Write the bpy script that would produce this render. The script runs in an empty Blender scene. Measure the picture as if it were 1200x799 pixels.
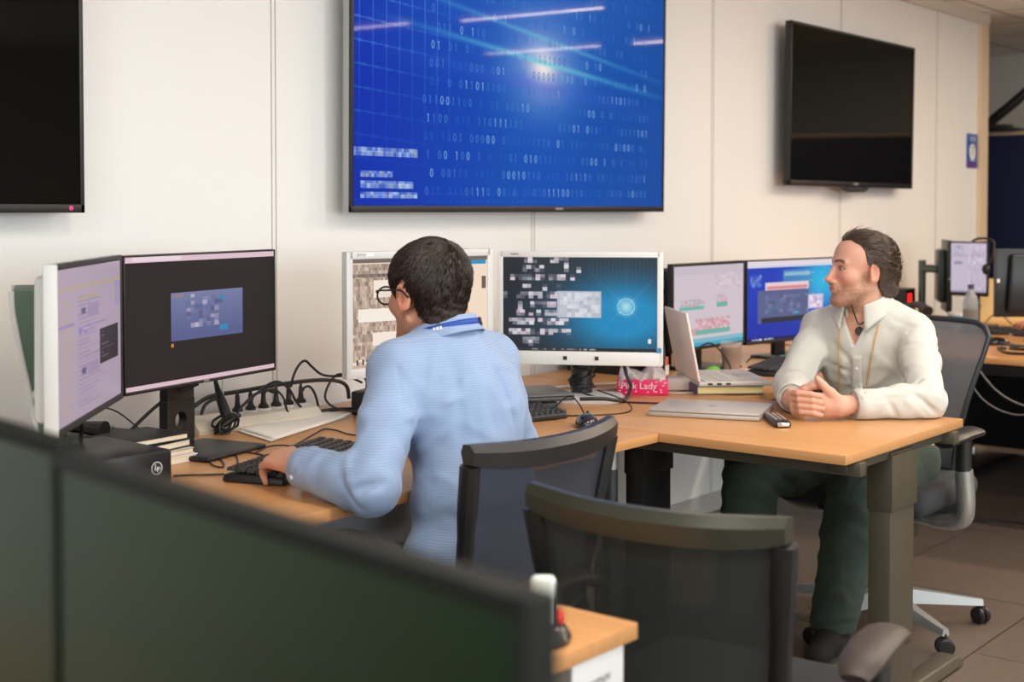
import bpy, bmesh, math, random
import numpy as np
from mathutils import Vector, Matrix, Quaternion
PI = math.pi
C = bpy.context.scene.collection
scn = bpy.context.scene
random.seed(7)

# ---------------------------------------------------------------- camera
cam_d = bpy.data.cameras.new('camera'); cam = bpy.data.objects.new('camera', cam_d); C.objects.link(cam)
cam.location = (0, 0, 1.34)
cam.rotation_euler = (math.radians(90 - 1.8), 0, math.radians(39.2 - 90))
cam_d.sensor_width = 36; cam_d.lens = 47.88; cam_d.shift_y = -0.0861
cam_d.clip_start = 0.05; cam_d.clip_end = 60
cam_d.dof.use_dof = True; cam_d.dof.focus_distance = 3.5; cam_d.dof.aperture_fstop = 3.4
scn.camera = cam
# ---------------------------------------------------------------- world, view
w = bpy.data.worlds.new('world'); scn.world = w; w.use_nodes = True
w.node_tree.nodes['Background'].inputs[0].default_value = (0.75, 0.86, 1, 1)
w.node_tree.nodes['Background'].inputs[1].default_value = 0.6
scn.view_settings.view_transform = 'Standard'; scn.view_settings.look = 'None'
scn.view_settings.gamma = 1; EXPO = 0.75
scn.view_settings.exposure = EXPO
GLOW = 2 ** -EXPO      # screens keep their brightness when the exposure changes
scn.view_settings.use_curve_mapping = False
# ---------------------------------------------------------------- daylight through the windows
def area(name, loc, direction, sx, sy, power, col):
    d = bpy.data.lights.new(name, 'AREA'); d.shape = 'RECTANGLE'; d.size = sx; d.size_y = sy
    d.energy = power; d.color = col
    o = bpy.data.objects.new(name, d); C.objects.link(o); o.location = loc
    o.rotation_euler = Vector(direction).to_track_quat('-Z', 'Z').to_euler()
    return o
area('daylight_side', (-2.46, 0.2, 1.65), (1, 0, 0), 4.6, 1.5, 62, (0.88, 1.0, 0.96))
area('daylight_behind', (1.85, -3.36, 1.65), (0, 1, 0), 6.1, 1.5, 90, (0.90, 0.97, 1.0))

# ---------------------------------------------------------------- helpers
def lin(c):
    return tuple(((x / 255) / 12.92 if x / 255 <= 0.04045 else ((x / 255 + 0.055) / 1.055) ** 2.4) for x in c)
MATS = {}
def mat(name, rgb, rough=0.5, metal=0.0, **k):
    if name in MATS: return MATS[name]
    m = bpy.data.materials.new(name); m.use_nodes = True; nt = m.node_tree
    b = nt.nodes['Principled BSDF']
    b.inputs['Base Color'].default_value = (*lin(rgb), 1)
    b.inputs['Roughness'].default_value = rough; b.inputs['Metallic'].default_value = metal
    if 'coat' in k: b.inputs['Coat Weight'].default_value = k['coat']
    if 'spec' in k: b.inputs['Specular IOR Level'].default_value = k['spec']
    if 'alpha' in k: b.inputs['Alpha'].default_value = k['alpha']
    if 'trans' in k: b.inputs['Transmission Weight'].default_value = k['trans']
    if 'emit' in k:
        b.inputs['Emission Color'].default_value = (*lin(rgb), 1); b.inputs['Emission Strength'].default_value = k['emit']
    if 'sss' in k:
        b.inputs['Subsurface Weight'].default_value = k['sss']; b.inputs['Subsurface Scale'].default_value = 0.01
    var = k.get('var', 0)
    if var or 'bump' in k:
        tc = nt.nodes.new('ShaderNodeTexCoord'); nz = nt.nodes.new('ShaderNodeTexNoise')
        mp = nt.nodes.new('ShaderNodeMapping'); nt.links.new(tc.outputs['Object'], mp.inputs[0])
        mp.inputs['Scale'].default_value = k.get('stretch', (1, 1, 1))
        nz.inputs['Scale'].default_value = k.get('scale', 20); nz.inputs['Detail'].default_value = 4
        nt.links.new(mp.outputs[0], nz.inputs['Vector'])
        if var:
            mx = nt.nodes.new('ShaderNodeMix'); mx.data_type = 'RGBA'
            mx.inputs[6].default_value = (*lin(tuple(max(0, c * (1 - var)) for c in rgb)), 1)
            mx.inputs[7].default_value = (*lin(tuple(min(255, c * (1 + var)) for c in rgb)), 1)
            nt.links.new(nz.outputs[0], mx.inputs[0]); nt.links.new(mx.outputs[2], b.inputs['Base Color'])
        if 'bump' in k:
            bp = nt.nodes.new('ShaderNodeBump'); bp.inputs['Strength'].default_value = k['bump']; bp.inputs['Distance'].default_value = k.get('bdist', 0.002)
            nt.links.new(nz.outputs[0], bp.inputs['Height']); nt.links.new(bp.outputs[0], b.inputs['Normal'])
    MATS[name] = m; return m
def attr_mat(name, rough=0.5, emit=0.0, **k):
    """colour comes from the mesh attribute 'Col' (screen picture, skin, printed label)"""
    if name in MATS: return MATS[name]
    m = bpy.data.materials.new(name); m.use_nodes = True; nt = m.node_tree; b = nt.nodes['Principled BSDF']
    a = nt.nodes.new('ShaderNodeAttribute'); a.attribute_name = 'Col'
    b.inputs['Roughness'].default_value = rough
    if emit:
        nt.links.new(a.outputs['Color'], b.inputs['Emission Color']); b.inputs['Emission Strength'].default_value = emit
        b.inputs['Base Color'].default_value = (0.01, 0.01, 0.011, 1)
        b.inputs['Specular IOR Level'].default_value = k.get('spec', 0.4)
    else:
        nt.links.new(a.outputs['Color'], b.inputs['Base Color'])
    if 'sss' in k:
        b.inputs['Subsurface Weight'].default_value = k['sss']; b.inputs['Subsurface Scale'].default_value = 0.012
        b.inputs['Subsurface Radius'].default_value = (1, 0.35, 0.2)
    MATS[name] = m; return m

class MB:
    """collects shapes in one mesh"""
    def __init__(s): s.v = []; s.f = []; s.M = Matrix.Identity(4)
    def at(s, M): s.M = M; return s
    def add(s, vs, fs):
        n = len(s.v); s.v += [tuple(s.M @ Vector(p)) for p in vs]; s.f += [tuple(i + n for i in f) for f in fs]; return s
    def box(s, c, d, r=0.0, seg=2, rz=0.0, top=None):
        cx, cy, cz = c; dx, dy, dz = [q / 2 for q in d]
        if r <= 0:
            vs = [(x, y, z) for x in (-dx, dx) for y in (-dy, dy) for z in (-dz, dz)]
            fs = [(0, 1, 3, 2), (4, 6, 7, 5), (0, 4, 5, 1), (2, 3, 7, 6), (0, 2, 6, 4), (1, 5, 7, 3)]
            if top: vs = [(x * (top[0] if z > 0 else 1), y * (top[1] if z > 0 else 1), z) for x, y, z in vs]
        else:
            bm = bmesh.new(); bmesh.ops.create_cube(bm, size=1)
            for v in bm.verts:
                v.co = (v.co.x * 2 * dx, v.co.y * 2 * dy, v.co.z * 2 * dz)
                if top and v.co.z > 0: v.co.x *= top[0]; v.co.y *= top[1]
            bmesh.ops.bevel(bm, geom=list(bm.edges), offset=min(r, dx * .98, dy * .98, dz * .98), segments=seg, profile=.5, affect='EDGES')
            bm.verts.index_update(); vs = [tuple(v.co) for v in bm.verts]; fs = [tuple(v.index for v in f.verts) for f in bm.faces]; bm.free()
        if rz:
            ca, sa = math.cos(rz), math.sin(rz); vs = [(x * ca - y * sa, x * sa + y * ca, z) for x, y, z in vs]
        return s.add([(x + cx, y + cy, z + cz) for x, y, z in vs], fs)
    def tube(s, pts, r, n=8, cap=True, sub=0, sy=1.0, flat=None):
        P = [Vector(p) for p in pts]
        rs = list(r) if isinstance(r, (list, tuple)) else [r] * len(P)
        if sub:
            Q = []; R2 = []
            for i in range(len(P) - 1):
                a, b, c, d = P[max(i - 1, 0)], P[i], P[i + 1], P[min(i + 2, len(P) - 1)]
                for j in range(sub):
                    t = j / sub
                    Q.append(.5 * ((2 * b) + (c - a) * t + (2 * a - 5 * b + 4 * c - d) * t * t + (3 * b - a - 3 * c + d) * t ** 3))
                    R2.append(rs[i] * (1 - t) + rs[i + 1] * t)
            Q.append(P[-1]); R2.append(rs[-1]); P = Q; rs = R2
        vs = []; fs = []; up = None
        for i, p in enumerate(P):
            t = (P[min(i + 1, len(P) - 1)] - P[max(i - 1, 0)])
            t = t.normalized() if t.length > 1e-9 else Vector((0, 0, 1))
            if up is None:
                up = Vector((0, 0, 1)) if abs(t.z) < .95 else Vector((1, 0, 0))
            u = (up - t * up.dot(t)); u = u.normalized() if u.length > 1e-6 else t.orthogonal().normalized(); up = u
            v = t.cross(u)
            for k in range(n):
                a = 2 * PI * k / n; vs.append(p + (u * math.cos(a) * sy + v * math.sin(a)) * rs[i])
        for i in range(len(P) - 1):
            for k in range(n):
                a, b = i * n + k, i * n + (k + 1) % n; fs.append((a, b, b + n, a + n))
        if cap: fs.append(tuple(range(n - 1, -1, -1))); fs.append(tuple(range((len(P) - 1) * n, len(P) * n)))
        return s.add([tuple(q) for q in vs], fs)
    def lathe(s, prof, c=(0, 0, 0), n=24, axis='z', sx=1.0, sy=1.0):
        vs = []; fs = []
        for r, z in prof:
            for k in range(n):
                a = 2 * PI * k / n; x, y = r * math.cos(a) * sx, r * math.sin(a) * sy
                vs.append({'z': (x, y, z), 'y': (x, z, y), 'x': (z, x, y)}[axis])
        for i in range(len(prof) - 1):
            for k in range(n):
                a, b = i * n + k, i * n + (k + 1) % n; fs.append((a, b, b + n, a + n) if axis != 'y' else (a, a + n, b + n, b))
        if prof[0][0] > 1e-5: fs.append(tuple(range(n - 1, -1, -1)))
        if prof[-1][0] > 1e-5: fs.append(tuple(range((len(prof) - 1) * n, len(prof) * n)))
        return s.add([(x + c[0], y + c[1], z + c[2]) for x, y, z in vs], fs)
    def cyl(s, a, b, r, n=16): return s.tube([a, b], r, n)
    def prism(s, poly, h, M=None):
        """polygon in xy, extruded by h in z"""
        n = len(poly); vs = [(x, y, 0) for x, y in poly] + [(x, y, h) for x, y in poly]
        fs = [tuple(range(n - 1, -1, -1)), tuple(range(n, 2 * n))] + [(i, (i + 1) % n, (i + 1) % n + n, i + n) for i in range(n)]
        if M: vs = [tuple(M @ Vector(v)) for v in vs]
        return s.add(vs, fs)
    def ell(s, c, r, n=16, m=10, rot=None):
        vs = []; fs = []
        for i in range(m + 1):
            ph = PI * i / m
            for k in range(n):
                a = 2 * PI * k / n; q = Vector((r[0] * math.sin(ph) * math.cos(a), r[1] * math.sin(ph) * math.sin(a), -r[2] * math.cos(ph)))
                if rot: q = rot @ q
                vs.append(tuple(q + Vector(c)))
        for i in range(m):
            for k in range(n):
                a, b = i * n + k, i * n + (k + 1) % n; fs.append((a, b, b + n, a + n))
        return s.add(vs, fs)
    def grid(s, fn, nu, nv):
        vs = [fn(i / nu, j / nv) for i in range(nu + 1) for j in range(nv + 1)]
        fs = [(i * (nv + 1) + j, (i + 1) * (nv + 1) + j, (i + 1) * (nv + 1) + j + 1, i * (nv + 1) + j + 1) for i in range(nu) for j in range(nv)]
        return s.add(vs, fs)
    def build(s, name, m, parent=None, smooth=True, **props):
        me = bpy.data.meshes.new(name); me.from_pydata(s.v, [], s.f); me.update()
        if m: me.materials.append(m)
        if smooth:
            bm = bmesh.new(); bm.from_mesh(me)
            bmesh.ops.remove_doubles(bm, verts=bm.verts, dist=1e-6)
            for f in bm.faces: f.smooth = True
            for e in bm.edges:
                if len(e.link_faces) == 2 and e.calc_face_angle(0) > 0.6: e.smooth = False
            bm.to_mesh(me); bm.free()
        o = bpy.data.objects.new(name, me); C.objects.link(o)
        if parent: o.parent = parent
        for k, v in props.items(): o[k] = v
        return o
def thing(name, label, cat, loc=(0, 0, 0), rz=0.0, group=None):
    o = bpy.data.objects.new(name, None); C.objects.link(o); o.location = loc; o.rotation_euler = (0, 0, rz)
    o.empty_display_size = .05; o['label'] = label; o['category'] = cat
    if group: o['group'] = group
    return o
def tag(o, label, cat, group=None):
    o['label'] = label; o['category'] = cat
    if group: o['group'] = group
    return o
def base_at(o, loc):
    """move a mesh object's origin without moving its shape"""
    o.data.transform(Matrix.Translation(-Vector(loc))); o.location = loc; return o
def struct(name, b, m, parent=None):
    o = b.build(name, m, parent, smooth=False); o['kind'] = 'structure'; return o
def solid(o, t, off=0.0):
    md = o.modifiers.new('thickness', 'SOLIDIFY'); md.thickness = t; md.offset = off; return o
def text_mesh(body, size, font_space=1.0):
    cu = bpy.data.curves.new('t', 'FONT'); cu.body = body; cu.size = size; cu.align_x = 'CENTER'; cu.align_y = 'CENTER'; cu.space_character = font_space
    o = bpy.data.objects.new('t', cu); C.objects.link(o)
    dg = bpy.context.evaluated_depsgraph_get(); me = o.evaluated_get(dg).to_mesh()
    vs = [tuple(v.co) for v in me.vertices]; fs = [tuple(p.vertices) for p in me.polygons]
    bpy.data.objects.remove(o); return vs, fs
def lettering(name, body, size, M, m, parent, space=1.0):
    vs, fs = text_mesh(body, size, space); b = MB().at(M).add(vs, fs); return b.build(name, m, parent, smooth=False)
def raster(name, wd, ht, rgb, m, parent, y=0.0, z0=0.0, x0=None, extra=None):
    """flat screen picture: grid of cells facing -Y, rgb array [row from top][col][3] 0..1 sRGB"""
    nz, nx = rgb.shape[:2]; x0 = -wd / 2 if x0 is None else x0
    xs = x0 + wd * np.arange(nx + 1) / nx; zs = z0 + ht * np.arange(nz + 1) / nz
    X, Z = np.meshgrid(xs, zs); vs = np.stack([X, np.full_like(X, y), Z], -1).reshape(-1, 3)
    i, j = np.meshgrid(np.arange(nx), np.arange(nz)); a = (j * (nx + 1) + i).ravel()
    fs = np.stack([a, a + 1, a + nx + 2, a + nx + 1], -1)
    if extra: fs = np.concatenate([fs, np.array(extra[1]) + len(vs)]); vs = np.concatenate([vs, np.array(extra[0])])
    me = mesh_np(name, vs, fs, False); me.materials.append(m)
    c = rgb[::-1].reshape(-1, 3)
    if extra: c = np.concatenate([c, np.array(extra[2]) / 255.])
    c = np.where(c <= .04045, c / 12.92, ((np.clip(c, 0, 1) + .055) / 1.055) ** 2.4)
    col = np.ones((len(fs) * 4, 4), np.float32); col[:, :3] = np.repeat(c, 4, axis=0)
    at = me.color_attributes.new('Col', 'FLOAT_COLOR', 'CORNER'); at.data.foreach_set('color', col.ravel())
    o = bpy.data.objects.new(name, me); C.objects.link(o); o.parent = parent; return o
def mesh_np(name, v, f, smooth=True):
    me = bpy.data.meshes.new(name); me.vertices.add(len(v)); me.vertices.foreach_set('co', np.asarray(v, np.float32).ravel())
    n = f.shape[1]; me.loops.add(len(f) * n); me.loops.foreach_set('vertex_index', np.asarray(f, np.int32).ravel())
    me.polygons.add(len(f)); me.polygons.foreach_set('loop_start', np.arange(0, len(f) * n, n, dtype=np.int32))
    me.polygons.foreach_set('loop_total', np.full(len(f), n, np.int32))
    me.polygons.foreach_set('use_smooth', np.full(len(f), smooth)); me.update(calc_edges=True); me.validate(); return me
def cable(name, label, pts, r, m=None, group=None, sub=8, n=7, cat='cable', parent=None):
    o = MB().tube(pts, r, n, sub=sub).build(name, m or M_cable, parent)
    if parent is None:
        base_at(o, min(pts, key=lambda p: p[2])); tag(o, label, cat, group)
    return o

_TH, _P = math.radians(39.2), math.radians(1.8)
_fw = np.array([math.cos(_TH) * math.cos(_P), math.sin(_TH) * math.cos(_P), -math.sin(_P)]); _rt = np.array([math.sin(_TH), -math.cos(_TH), 0.]); _up = np.cross(_rt, _fw)
EYE = np.array([0, 0, 1.34])
def sight(px, py): d = _fw + (px - 600) / 1596 * _rt + (296.2 - py) / 1596 * _up; return d / np.linalg.norm(d)
def meet(px, py, axis, val):
    """where a line of sight measured in the photograph meets a real plane (wall side or desk top)"""
    d = sight(px, py); i = 'xyz'.index(axis); return tuple(EYE + d * (val - EYE[i]) / d[i])

# ---------------------------------------------------------------- materials
M_black = mat('black_plastic', (26, 26, 27), .42); M_cable = mat('cable_rubber', (22, 22, 24), .45)
M_dark = mat('dark_plastic', (38, 39, 40), .5); M_silver = mat('silver_plastic', (205, 208, 208), .38)
M_white = mat('white_plastic', (232, 232, 230), .4); M_metal = mat('satin_metal', (175, 178, 178), .3, .85)
M_alu = mat('painted_aluminium', (170, 173, 172), .35, .5); M_darkmetal = mat('dark_powder_coat', (84, 79, 66), .45, .25)
M_wcable = mat('white_cable', (215, 212, 205), .5); M_chrome = mat('chrome', (220, 220, 220), .15, 1)
M_screen = attr_mat('lit_screen', .32, .88 * GLOW, spec=.2); M_tv = attr_mat('glossy_lit_screen', .035, .90 * GLOW, spec=.03)
M_off = mat('screen_switched_off', (12, 12, 9), .06, spec=.12)
M_offmatte = mat('matte_screen_switched_off', (8, 26, 10), .36, spec=.36)
M_offmatte.node_tree.nodes['Principled BSDF'].inputs['Specular Tint'].default_value = (.5, .85, .45, 1)
M_paper = mat('paper', (240, 236, 228), .8, var=.02, scale=8)
def wood(name, rgb, axis):
    m = mat(name, rgb, .38, coat=.12); nt = m.node_tree; b = nt.nodes['Principled BSDF']
    tc = nt.nodes.new('ShaderNodeTexCoord'); mp = nt.nodes.new('ShaderNodeMapping'); nt.links.new(tc.outputs['Object'], mp.inputs[0])
    mp.inputs['Scale'].default_value = (1.2, 28, 28) if axis == 'x' else (28, 1.2, 28)
    nz = nt.nodes.new('ShaderNodeTexNoise'); nz.inputs['Scale'].default_value = 2.2; nz.inputs['Detail'].default_value = 5
    nt.links.new(mp.outputs[0], nz.inputs['Vector'])
    rp = nt.nodes.new('ShaderNodeMix'); rp.data_type = 'RGBA'
    rp.inputs[6].default_value = (*lin((rgb[0] * .93, rgb[1] * .88, rgb[2] * .82)), 1); rp.inputs[7].default_value = (*lin((min(255, rgb[0] * 1.05), rgb[1] * 1.06, rgb[2] * 1.08)), 1)
    nt.links.new(nz.outputs[0], rp.inputs[0]); nt.links.new(rp.outputs[2], b.inputs['Base Color']); return m
M_wood = wood('beech_laminate_long', (202, 150, 96), 'x'); M_woody = wood('beech_laminate_cross', (202, 150, 97), 'y')
M_woodfar = wood('beech_laminate_far', (205, 150, 95), 'y')
M_wall = mat('wall_panel_paint', (236, 236, 234), .55, var=.012, scale=1.5)
M_seam = mat('wall_seam', (190, 184, 172), .6)
# ================================================================= THE SETTING
ZC = 2.56; XL, XR, YF, YB = -2.5, 10.8, -3.4, 3.13
def floor_mat():
    m = mat('floor_tiles', (112, 95, 82), .38); nt = m.node_tree; b = nt.nodes['Principled BSDF']
    tc = nt.nodes.new('ShaderNodeTexCoord'); mp = nt.nodes.new('ShaderNodeMapping'); nt.links.new(tc.outputs['Object'], mp.inputs[0])
    mp.inputs['Location'].default_value = (-.45, -.3, 0)
    br = nt.nodes.new('ShaderNodeTexBrick'); br.inputs['Scale'].default_value = 1; br.inputs['Brick Width'].default_value = 1.2; br.inputs['Row Height'].default_value = .6
    br.inputs['Mortar Size'].default_value = .0035; br.inputs['Mortar Smooth'].default_value = .3; br.offset = .5
    br.inputs['Color1'].default_value = (*lin((118, 104, 93)), 1); br.inputs['Color2'].default_value = (*lin((110, 97, 87)), 1); br.inputs['Mortar'].default_value = (*lin((70, 58, 50)), 1)
    nt.links.new(mp.outputs[0], br.inputs['Vector'])
    nz = nt.nodes.new('ShaderNodeTexNoise'); nz.inputs['Scale'].default_value = 30; nz.inputs['Detail'].default_value = 6; nt.links.new(tc.outputs['Object'], nz.inputs['Vector'])
    mx = nt.nodes.new('ShaderNodeMix'); mx.data_type = 'RGBA'; mx.blend_type = 'MULTIPLY'; mx.inputs[0].default_value = .35
    nt.links.new(br.outputs['Color'], mx.inputs[6]); nt.links.new(nz.outputs['Color'], mx.inputs[7]); nt.links.new(mx.outputs[2], b.inputs['Base Color']); return m
struct('floor', MB().box(((XL + XR) / 2, .8, -.05), (XR - XL + .4, 8.8, .1)), floor_mat())
def ceil_mat():
    m = mat('ceiling_tiles', (190, 180, 166), .8); nt = m.node_tree; b = nt.nodes['Principled BSDF']
    tc = nt.nodes.new('ShaderNodeTexCoord'); br = nt.nodes.new('ShaderNodeTexBrick'); br.inputs['Scale'].default_value = 1
    br.inputs['Brick Width'].default_value = .6; br.inputs['Row Height'].default_value = .6; br.offset = 0; br.inputs['Mortar Size'].default_value = .008
    br.inputs['Color1'].default_value = (*lin((246, 242, 234)), 1); br.inputs['Color2'].default_value = (*lin((242, 238, 230)), 1); br.inputs['Mortar'].default_value = (*lin((140, 130, 118)), 1)
    nt.links.new(tc.outputs['Object'], br.inputs['Vector']); nt.links.new(br.outputs['Color'], b.inputs['Base Color']); return m
struct('ceiling', MB().box(((XL + XR) / 2, .8, ZC + .05), (XR - XL + .4, 8.8, .1)), ceil_mat())
wb = struct('wall_back', MB().box(((XL + 8.55) / 2, YB + .06, ZC / 2), (8.55 - XL, .12, ZC)), M_wall)
sb = MB()
for x in (-1.09, .16, 1.42, 2.71, 3.96, 5.24, 6.51, 7.77):
    sb.box((x - .008, YB - .001, ZC / 2), (.003, .002, ZC)); sb.box((x + .008, YB - .001, ZC / 2), (.003, .002, ZC))
sb.build('panel_seam', M_seam, wb, smooth=False)['label'] = 'thin grey double seams between the wall panels'
struct('trim_1', MB().box(((XL + 8.55) / 2, YB - .015, ZC - .03), (8.55 - XL, .03, .06)), mat('cornice_paint', (214, 206, 192), .5))
struct('trim_2', MB().box((8.485, YB - .012, ZC / 2), (.13, .024, ZC), .003), mat('end_post_orange_lit', (222, 200, 172), .5))  # the orange light on the end post is put into its colour
struct('baseboard_back', MB().box(((XL + 8.4) / 2, YB - .008, .04), (8.4 - XL, .016, .08)), mat('baseboard_paint', (190, 187, 182), .5))
M_wall2 = mat('side_wall_paint', (216, 212, 204), .6, var=.02, scale=2)
M_frame = mat('window_frame_paint', (215, 217, 215), .4)
def wall_with_window(name, axis, pos, a0, a1, w0, w1, z0, z1, nwin, n):
    """wall across the room with one long window band"""
    b = MB()
    def bx(u0, u1, za, zb):
        c, d = (u0 + u1) / 2, u1 - u0
        if axis == 'x': b.box((pos, c, (za + zb) / 2), (.12, d, zb - za))
        else: b.box((c, pos, (za + zb) / 2), (d, .12, zb - za))
    bx(a0, w0, 0, ZC); bx(w1, a1, 0, ZC); bx(w0, w1, 0, z0); bx(w0, w1, z1, ZC)
    struct(name, b, M_wall2)
    f = MB()
    def fb(u0, u1, za, zb):
        c, d = (u0 + u1) / 2, u1 - u0
        if axis == 'x': f.box((pos, c, (za + zb) / 2), (.05, d, zb - za))
        else: f.box((c, pos, (za + zb) / 2), (d, .05, zb - za))
    fb(w0, w1, z0, z0 + .05); fb(w0, w1, z1 - .05, z1)
    for i in range(nwin + 1):
        u = w0 + (w1 - w0) * i / nwin; fb(u - .03, u + .03, z0, z1)
    struct(f'window_{n}', f, M_frame)
wall_with_window('wall_left', 'x', XL - .06 + .06, YF, 5.1, -2.1, 2.5, .9, 2.4, 4, 1)
wall_with_window('wall_front', 'y', YF, XL, XR, -1.2, 4.9, .9, 2.4, 5, 2)
struct('wall_right', MB().box((XR + .06, .8, ZC / 2), (.12, 8.6, ZC)), M_wall2)
struct('wall_rear', MB().box(((8.55 + XR) / 2, 5.1, ZC / 2), (XR - 8.3, .12, ZC)), M_wall2)
struct('wall_return', MB().box((8.49, 4.16, ZC / 2), (.12, 1.95, ZC)), M_wall2)
# dark blue partition behind the far desks
p = thing('partition_screen', 'dark navy office partition behind the far desks with beige top rail', 'partition', (9.03, 1.9, 0))
MB().box((0, 0, .93), (.05, 2.9, 1.80), .004).build('fabric_panel', mat('navy_fabric', (8, 22, 62), .75, var=.06, scale=300), p)
MB().box((0, 0, 1.842), (.07, 2.92, .025), .004).build('top_rail', mat('beige_rail', (190, 165, 135), .5), p)
for sy in (-1.42, 1.42): MB().box((0, sy, .015), (.4, .05, .03), .006).build('foot', M_darkmetal, p)

# ---------------------------------------------------------------- ceiling lights (fluorescent battens)
def batten(x, y, label, first=None):
    t = thing('ceiling_light', label, 'ceiling light', (x, y, ZC), 0, 'fluorescent ceiling lights')
    MB().box((0, 0, -.0125), (.12, 1.24, .025), .004).build('housing', M_white, t)
    MB().cyl((0, -.57, -.045), (0, .57, -.045), .014, 12).build('tube', TUBE, t)
    for s in (-1, 1): MB().box((0, s * .585, -.035), (.035, .03, .05), .004).build('end_cap', M_white, t)
    d = bpy.data.lights.new('tube_glow', 'AREA'); d.shape = 'RECTANGLE'; d.size = .05; d.size_y = 1.1; d.energy = LAMP_W * (1.45 if x > 6 else 1); d.color = (1, .82, .62) if x > 6 else (1, .92, .83)
    o = bpy.data.objects.new('tube_glow', d); C.objects.link(o); o.parent = t; o.location = (0, 0, -.065)
LAMP_W = 12.5
TUBE = mat('fluorescent_tube', (255, 215, 180), .4, emit=2.5)
for x, y, s in ((6.55, .85, 'second farthest row, end nearer the blue screen'), (6.45, -.62, 'second farthest row, end nearer the windows'),
                (8.2, -.35, 'farthest row, end nearer the windows'), (8.2, 1.05, 'farthest row, end nearer the back wall'),
                (4.9, .85, 'third farthest row, end nearer the blue screen'), (4.9, -.62, 'third farthest row, end nearer the windows'), (3.25, .85, 'row above the front office chair'), (1.6, .85, 'row above the near cordless phone'), (-.05, .85, 'row above and left of the camera'), (1.6, -.8, 'row behind the camera')):
    batten(x, y, 'white fluorescent batten on the ceiling, ' + s)

# ================================================================= DESKS
def slab(name, x0, x1, y0, y1, z, m, parent, th=.025, corner=None):
    return MB().box(((x0 + x1) / 2, (y0 + y1) / 2, z - th / 2), (x1 - x0, y1 - y0, th), .003).build(name, m, parent)
def local(t):  # world -> thing's local frame helper for unrotated things
    return Matrix.Translation(-t.location)
def desk(label, x0, x1, y0, y1, z, m, legs, beams=True, group=None, th=.025):
    t = thing('desk', label, 'desk', ((x0 + x1) / 2, (y0 + y1) / 2, 0), 0, group); L = local(t)
    MB().at(L).box(((x0 + x1) / 2, (y0 + y1) / 2, z - th / 2), (x1 - x0, y1 - y0, th), .0025).build('desktop', m, t)
    return t, L
# long desk along the wall (man in blue)
t, L = desk('long beech desk along the wall under the man in blue', 1.02, 3.075, 2.0, 3.09, .74, M_wood, ())
for x, y in ((1.2, 2.1), (2.95, 2.07), (1.2, 2.98), (2.95, 2.98)):
    MB().at(L).cyl((x, y, 0.02), (x, y, .665), .021, 20).build('leg', mat('dark_leg_paint', (60, 62, 66), .35, .5), t)
    MB().at(L).cyl((x, y, .655), (x, y, .716), .0225, 20).build('leg_collar', M_metal, t)
    MB().at(L).lathe([(.0, 0), (.028, 0), (.028, .012), (.018, .022)], (x, y, 0), 16).build('leg_foot', M_black, t)
MB().at(L).box((2.02, 2.95, .70), (1.7, .04, .03), .004).box((1.2, 2.5, .70), (.04, .9, .03), .004).box((2.95, 2.5, .70), (.04, .8, .03), .004).build('under_frame', M_darkmetal, t)
MB().at(L).box((2.0, 2.16, .55), (.9, .012, .30), .002).build('modesty_panel', mat('lilac_grey_panel', (198, 200, 210), .5), t)['label'] = 'pale lilac grey panel below the desktop'
# right desk (man in white)
t, L = desk('beech desk with the silver laptops, carrying the forearms of the man in white', 3.08, 3.845, 1.46, 3.09, .74, M_woody, ())
for k, y in enumerate((1.51, 2.29)):
    MB().at(L).box((3.467, y, .36), (.155, .062, .68), .003).build('leg', M_darkmetal if k == 0 else M_black, t)
    MB().at(L).box((3.467, y - .002, .62), (.165, .072, .15), .003).build('leg_bracket', M_darkmetal if k == 0 else M_black, t)
    MB().at(L).box((3.51, y, .022), (.80, .075, .032), .006, top=(.94, .8)).build('foot', M_darkmetal if k == 0 else M_black, t)
MB().at(L).box((3.467, 1.51, .7), (.66, .05, .032), .003).box((3.467, 2.29, .7), (.66, .05, .032), .003).box((3.16, 2.2, .695), (.035, 1.5, .035), .003).box((3.77, 2.2, .695), (.035, 1.5, .035), .003).build('under_frame', M_darkmetal, t)
# back desk along the wall
t, L = desk('beech desk along the wall behind the man in white, with cup and keyboard', 3.87, 5.45, 2.17, 3.09, .737, M_wood, ())
for x, y in ((4.0, 2.98), (5.35, 2.25), (5.35, 2.98), (4.0, 2.3)):
    MB().at(L).box((x, y, .356), (.05, .05, .712), .004).build('leg', M_darkmetal, t)
MB().at(L).box((4.66, 2.25, .695), (1.4, .03, .035), .003).build('under_frame', M_darkmetal, t)
# far desk
t, L = desk('far beech desk at the right edge covered in cables', 5.5, 7.6, .5, 3.09, .74, M_woodfar, ())
MB().at(L).box((5.56, 1.7, .69), (.05, 2.3, .05), .003).box((7.5, 1.7, .69), (.05, 2.3, .05), .003).box((6.5, 1.0, .69), (2.0, .05, .04), .003).build('under_frame', M_black, t)
MB().at(L).box((7.52, 1.8, .36), (.02, 2.4, .66), .003).build('modesty_panel', mat('black_panel', (20, 21, 24), .6), t)
for y in (1.0, 2.5): MB().at(L).box((6.9, y, .02), (.9, .07, .035), .01, top=(.9, .7)).build('foot', M_black, t); MB().at(L).box((6.6, y, .36), (.10, .06, .69), .004).build('leg', M_black, t)
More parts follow.
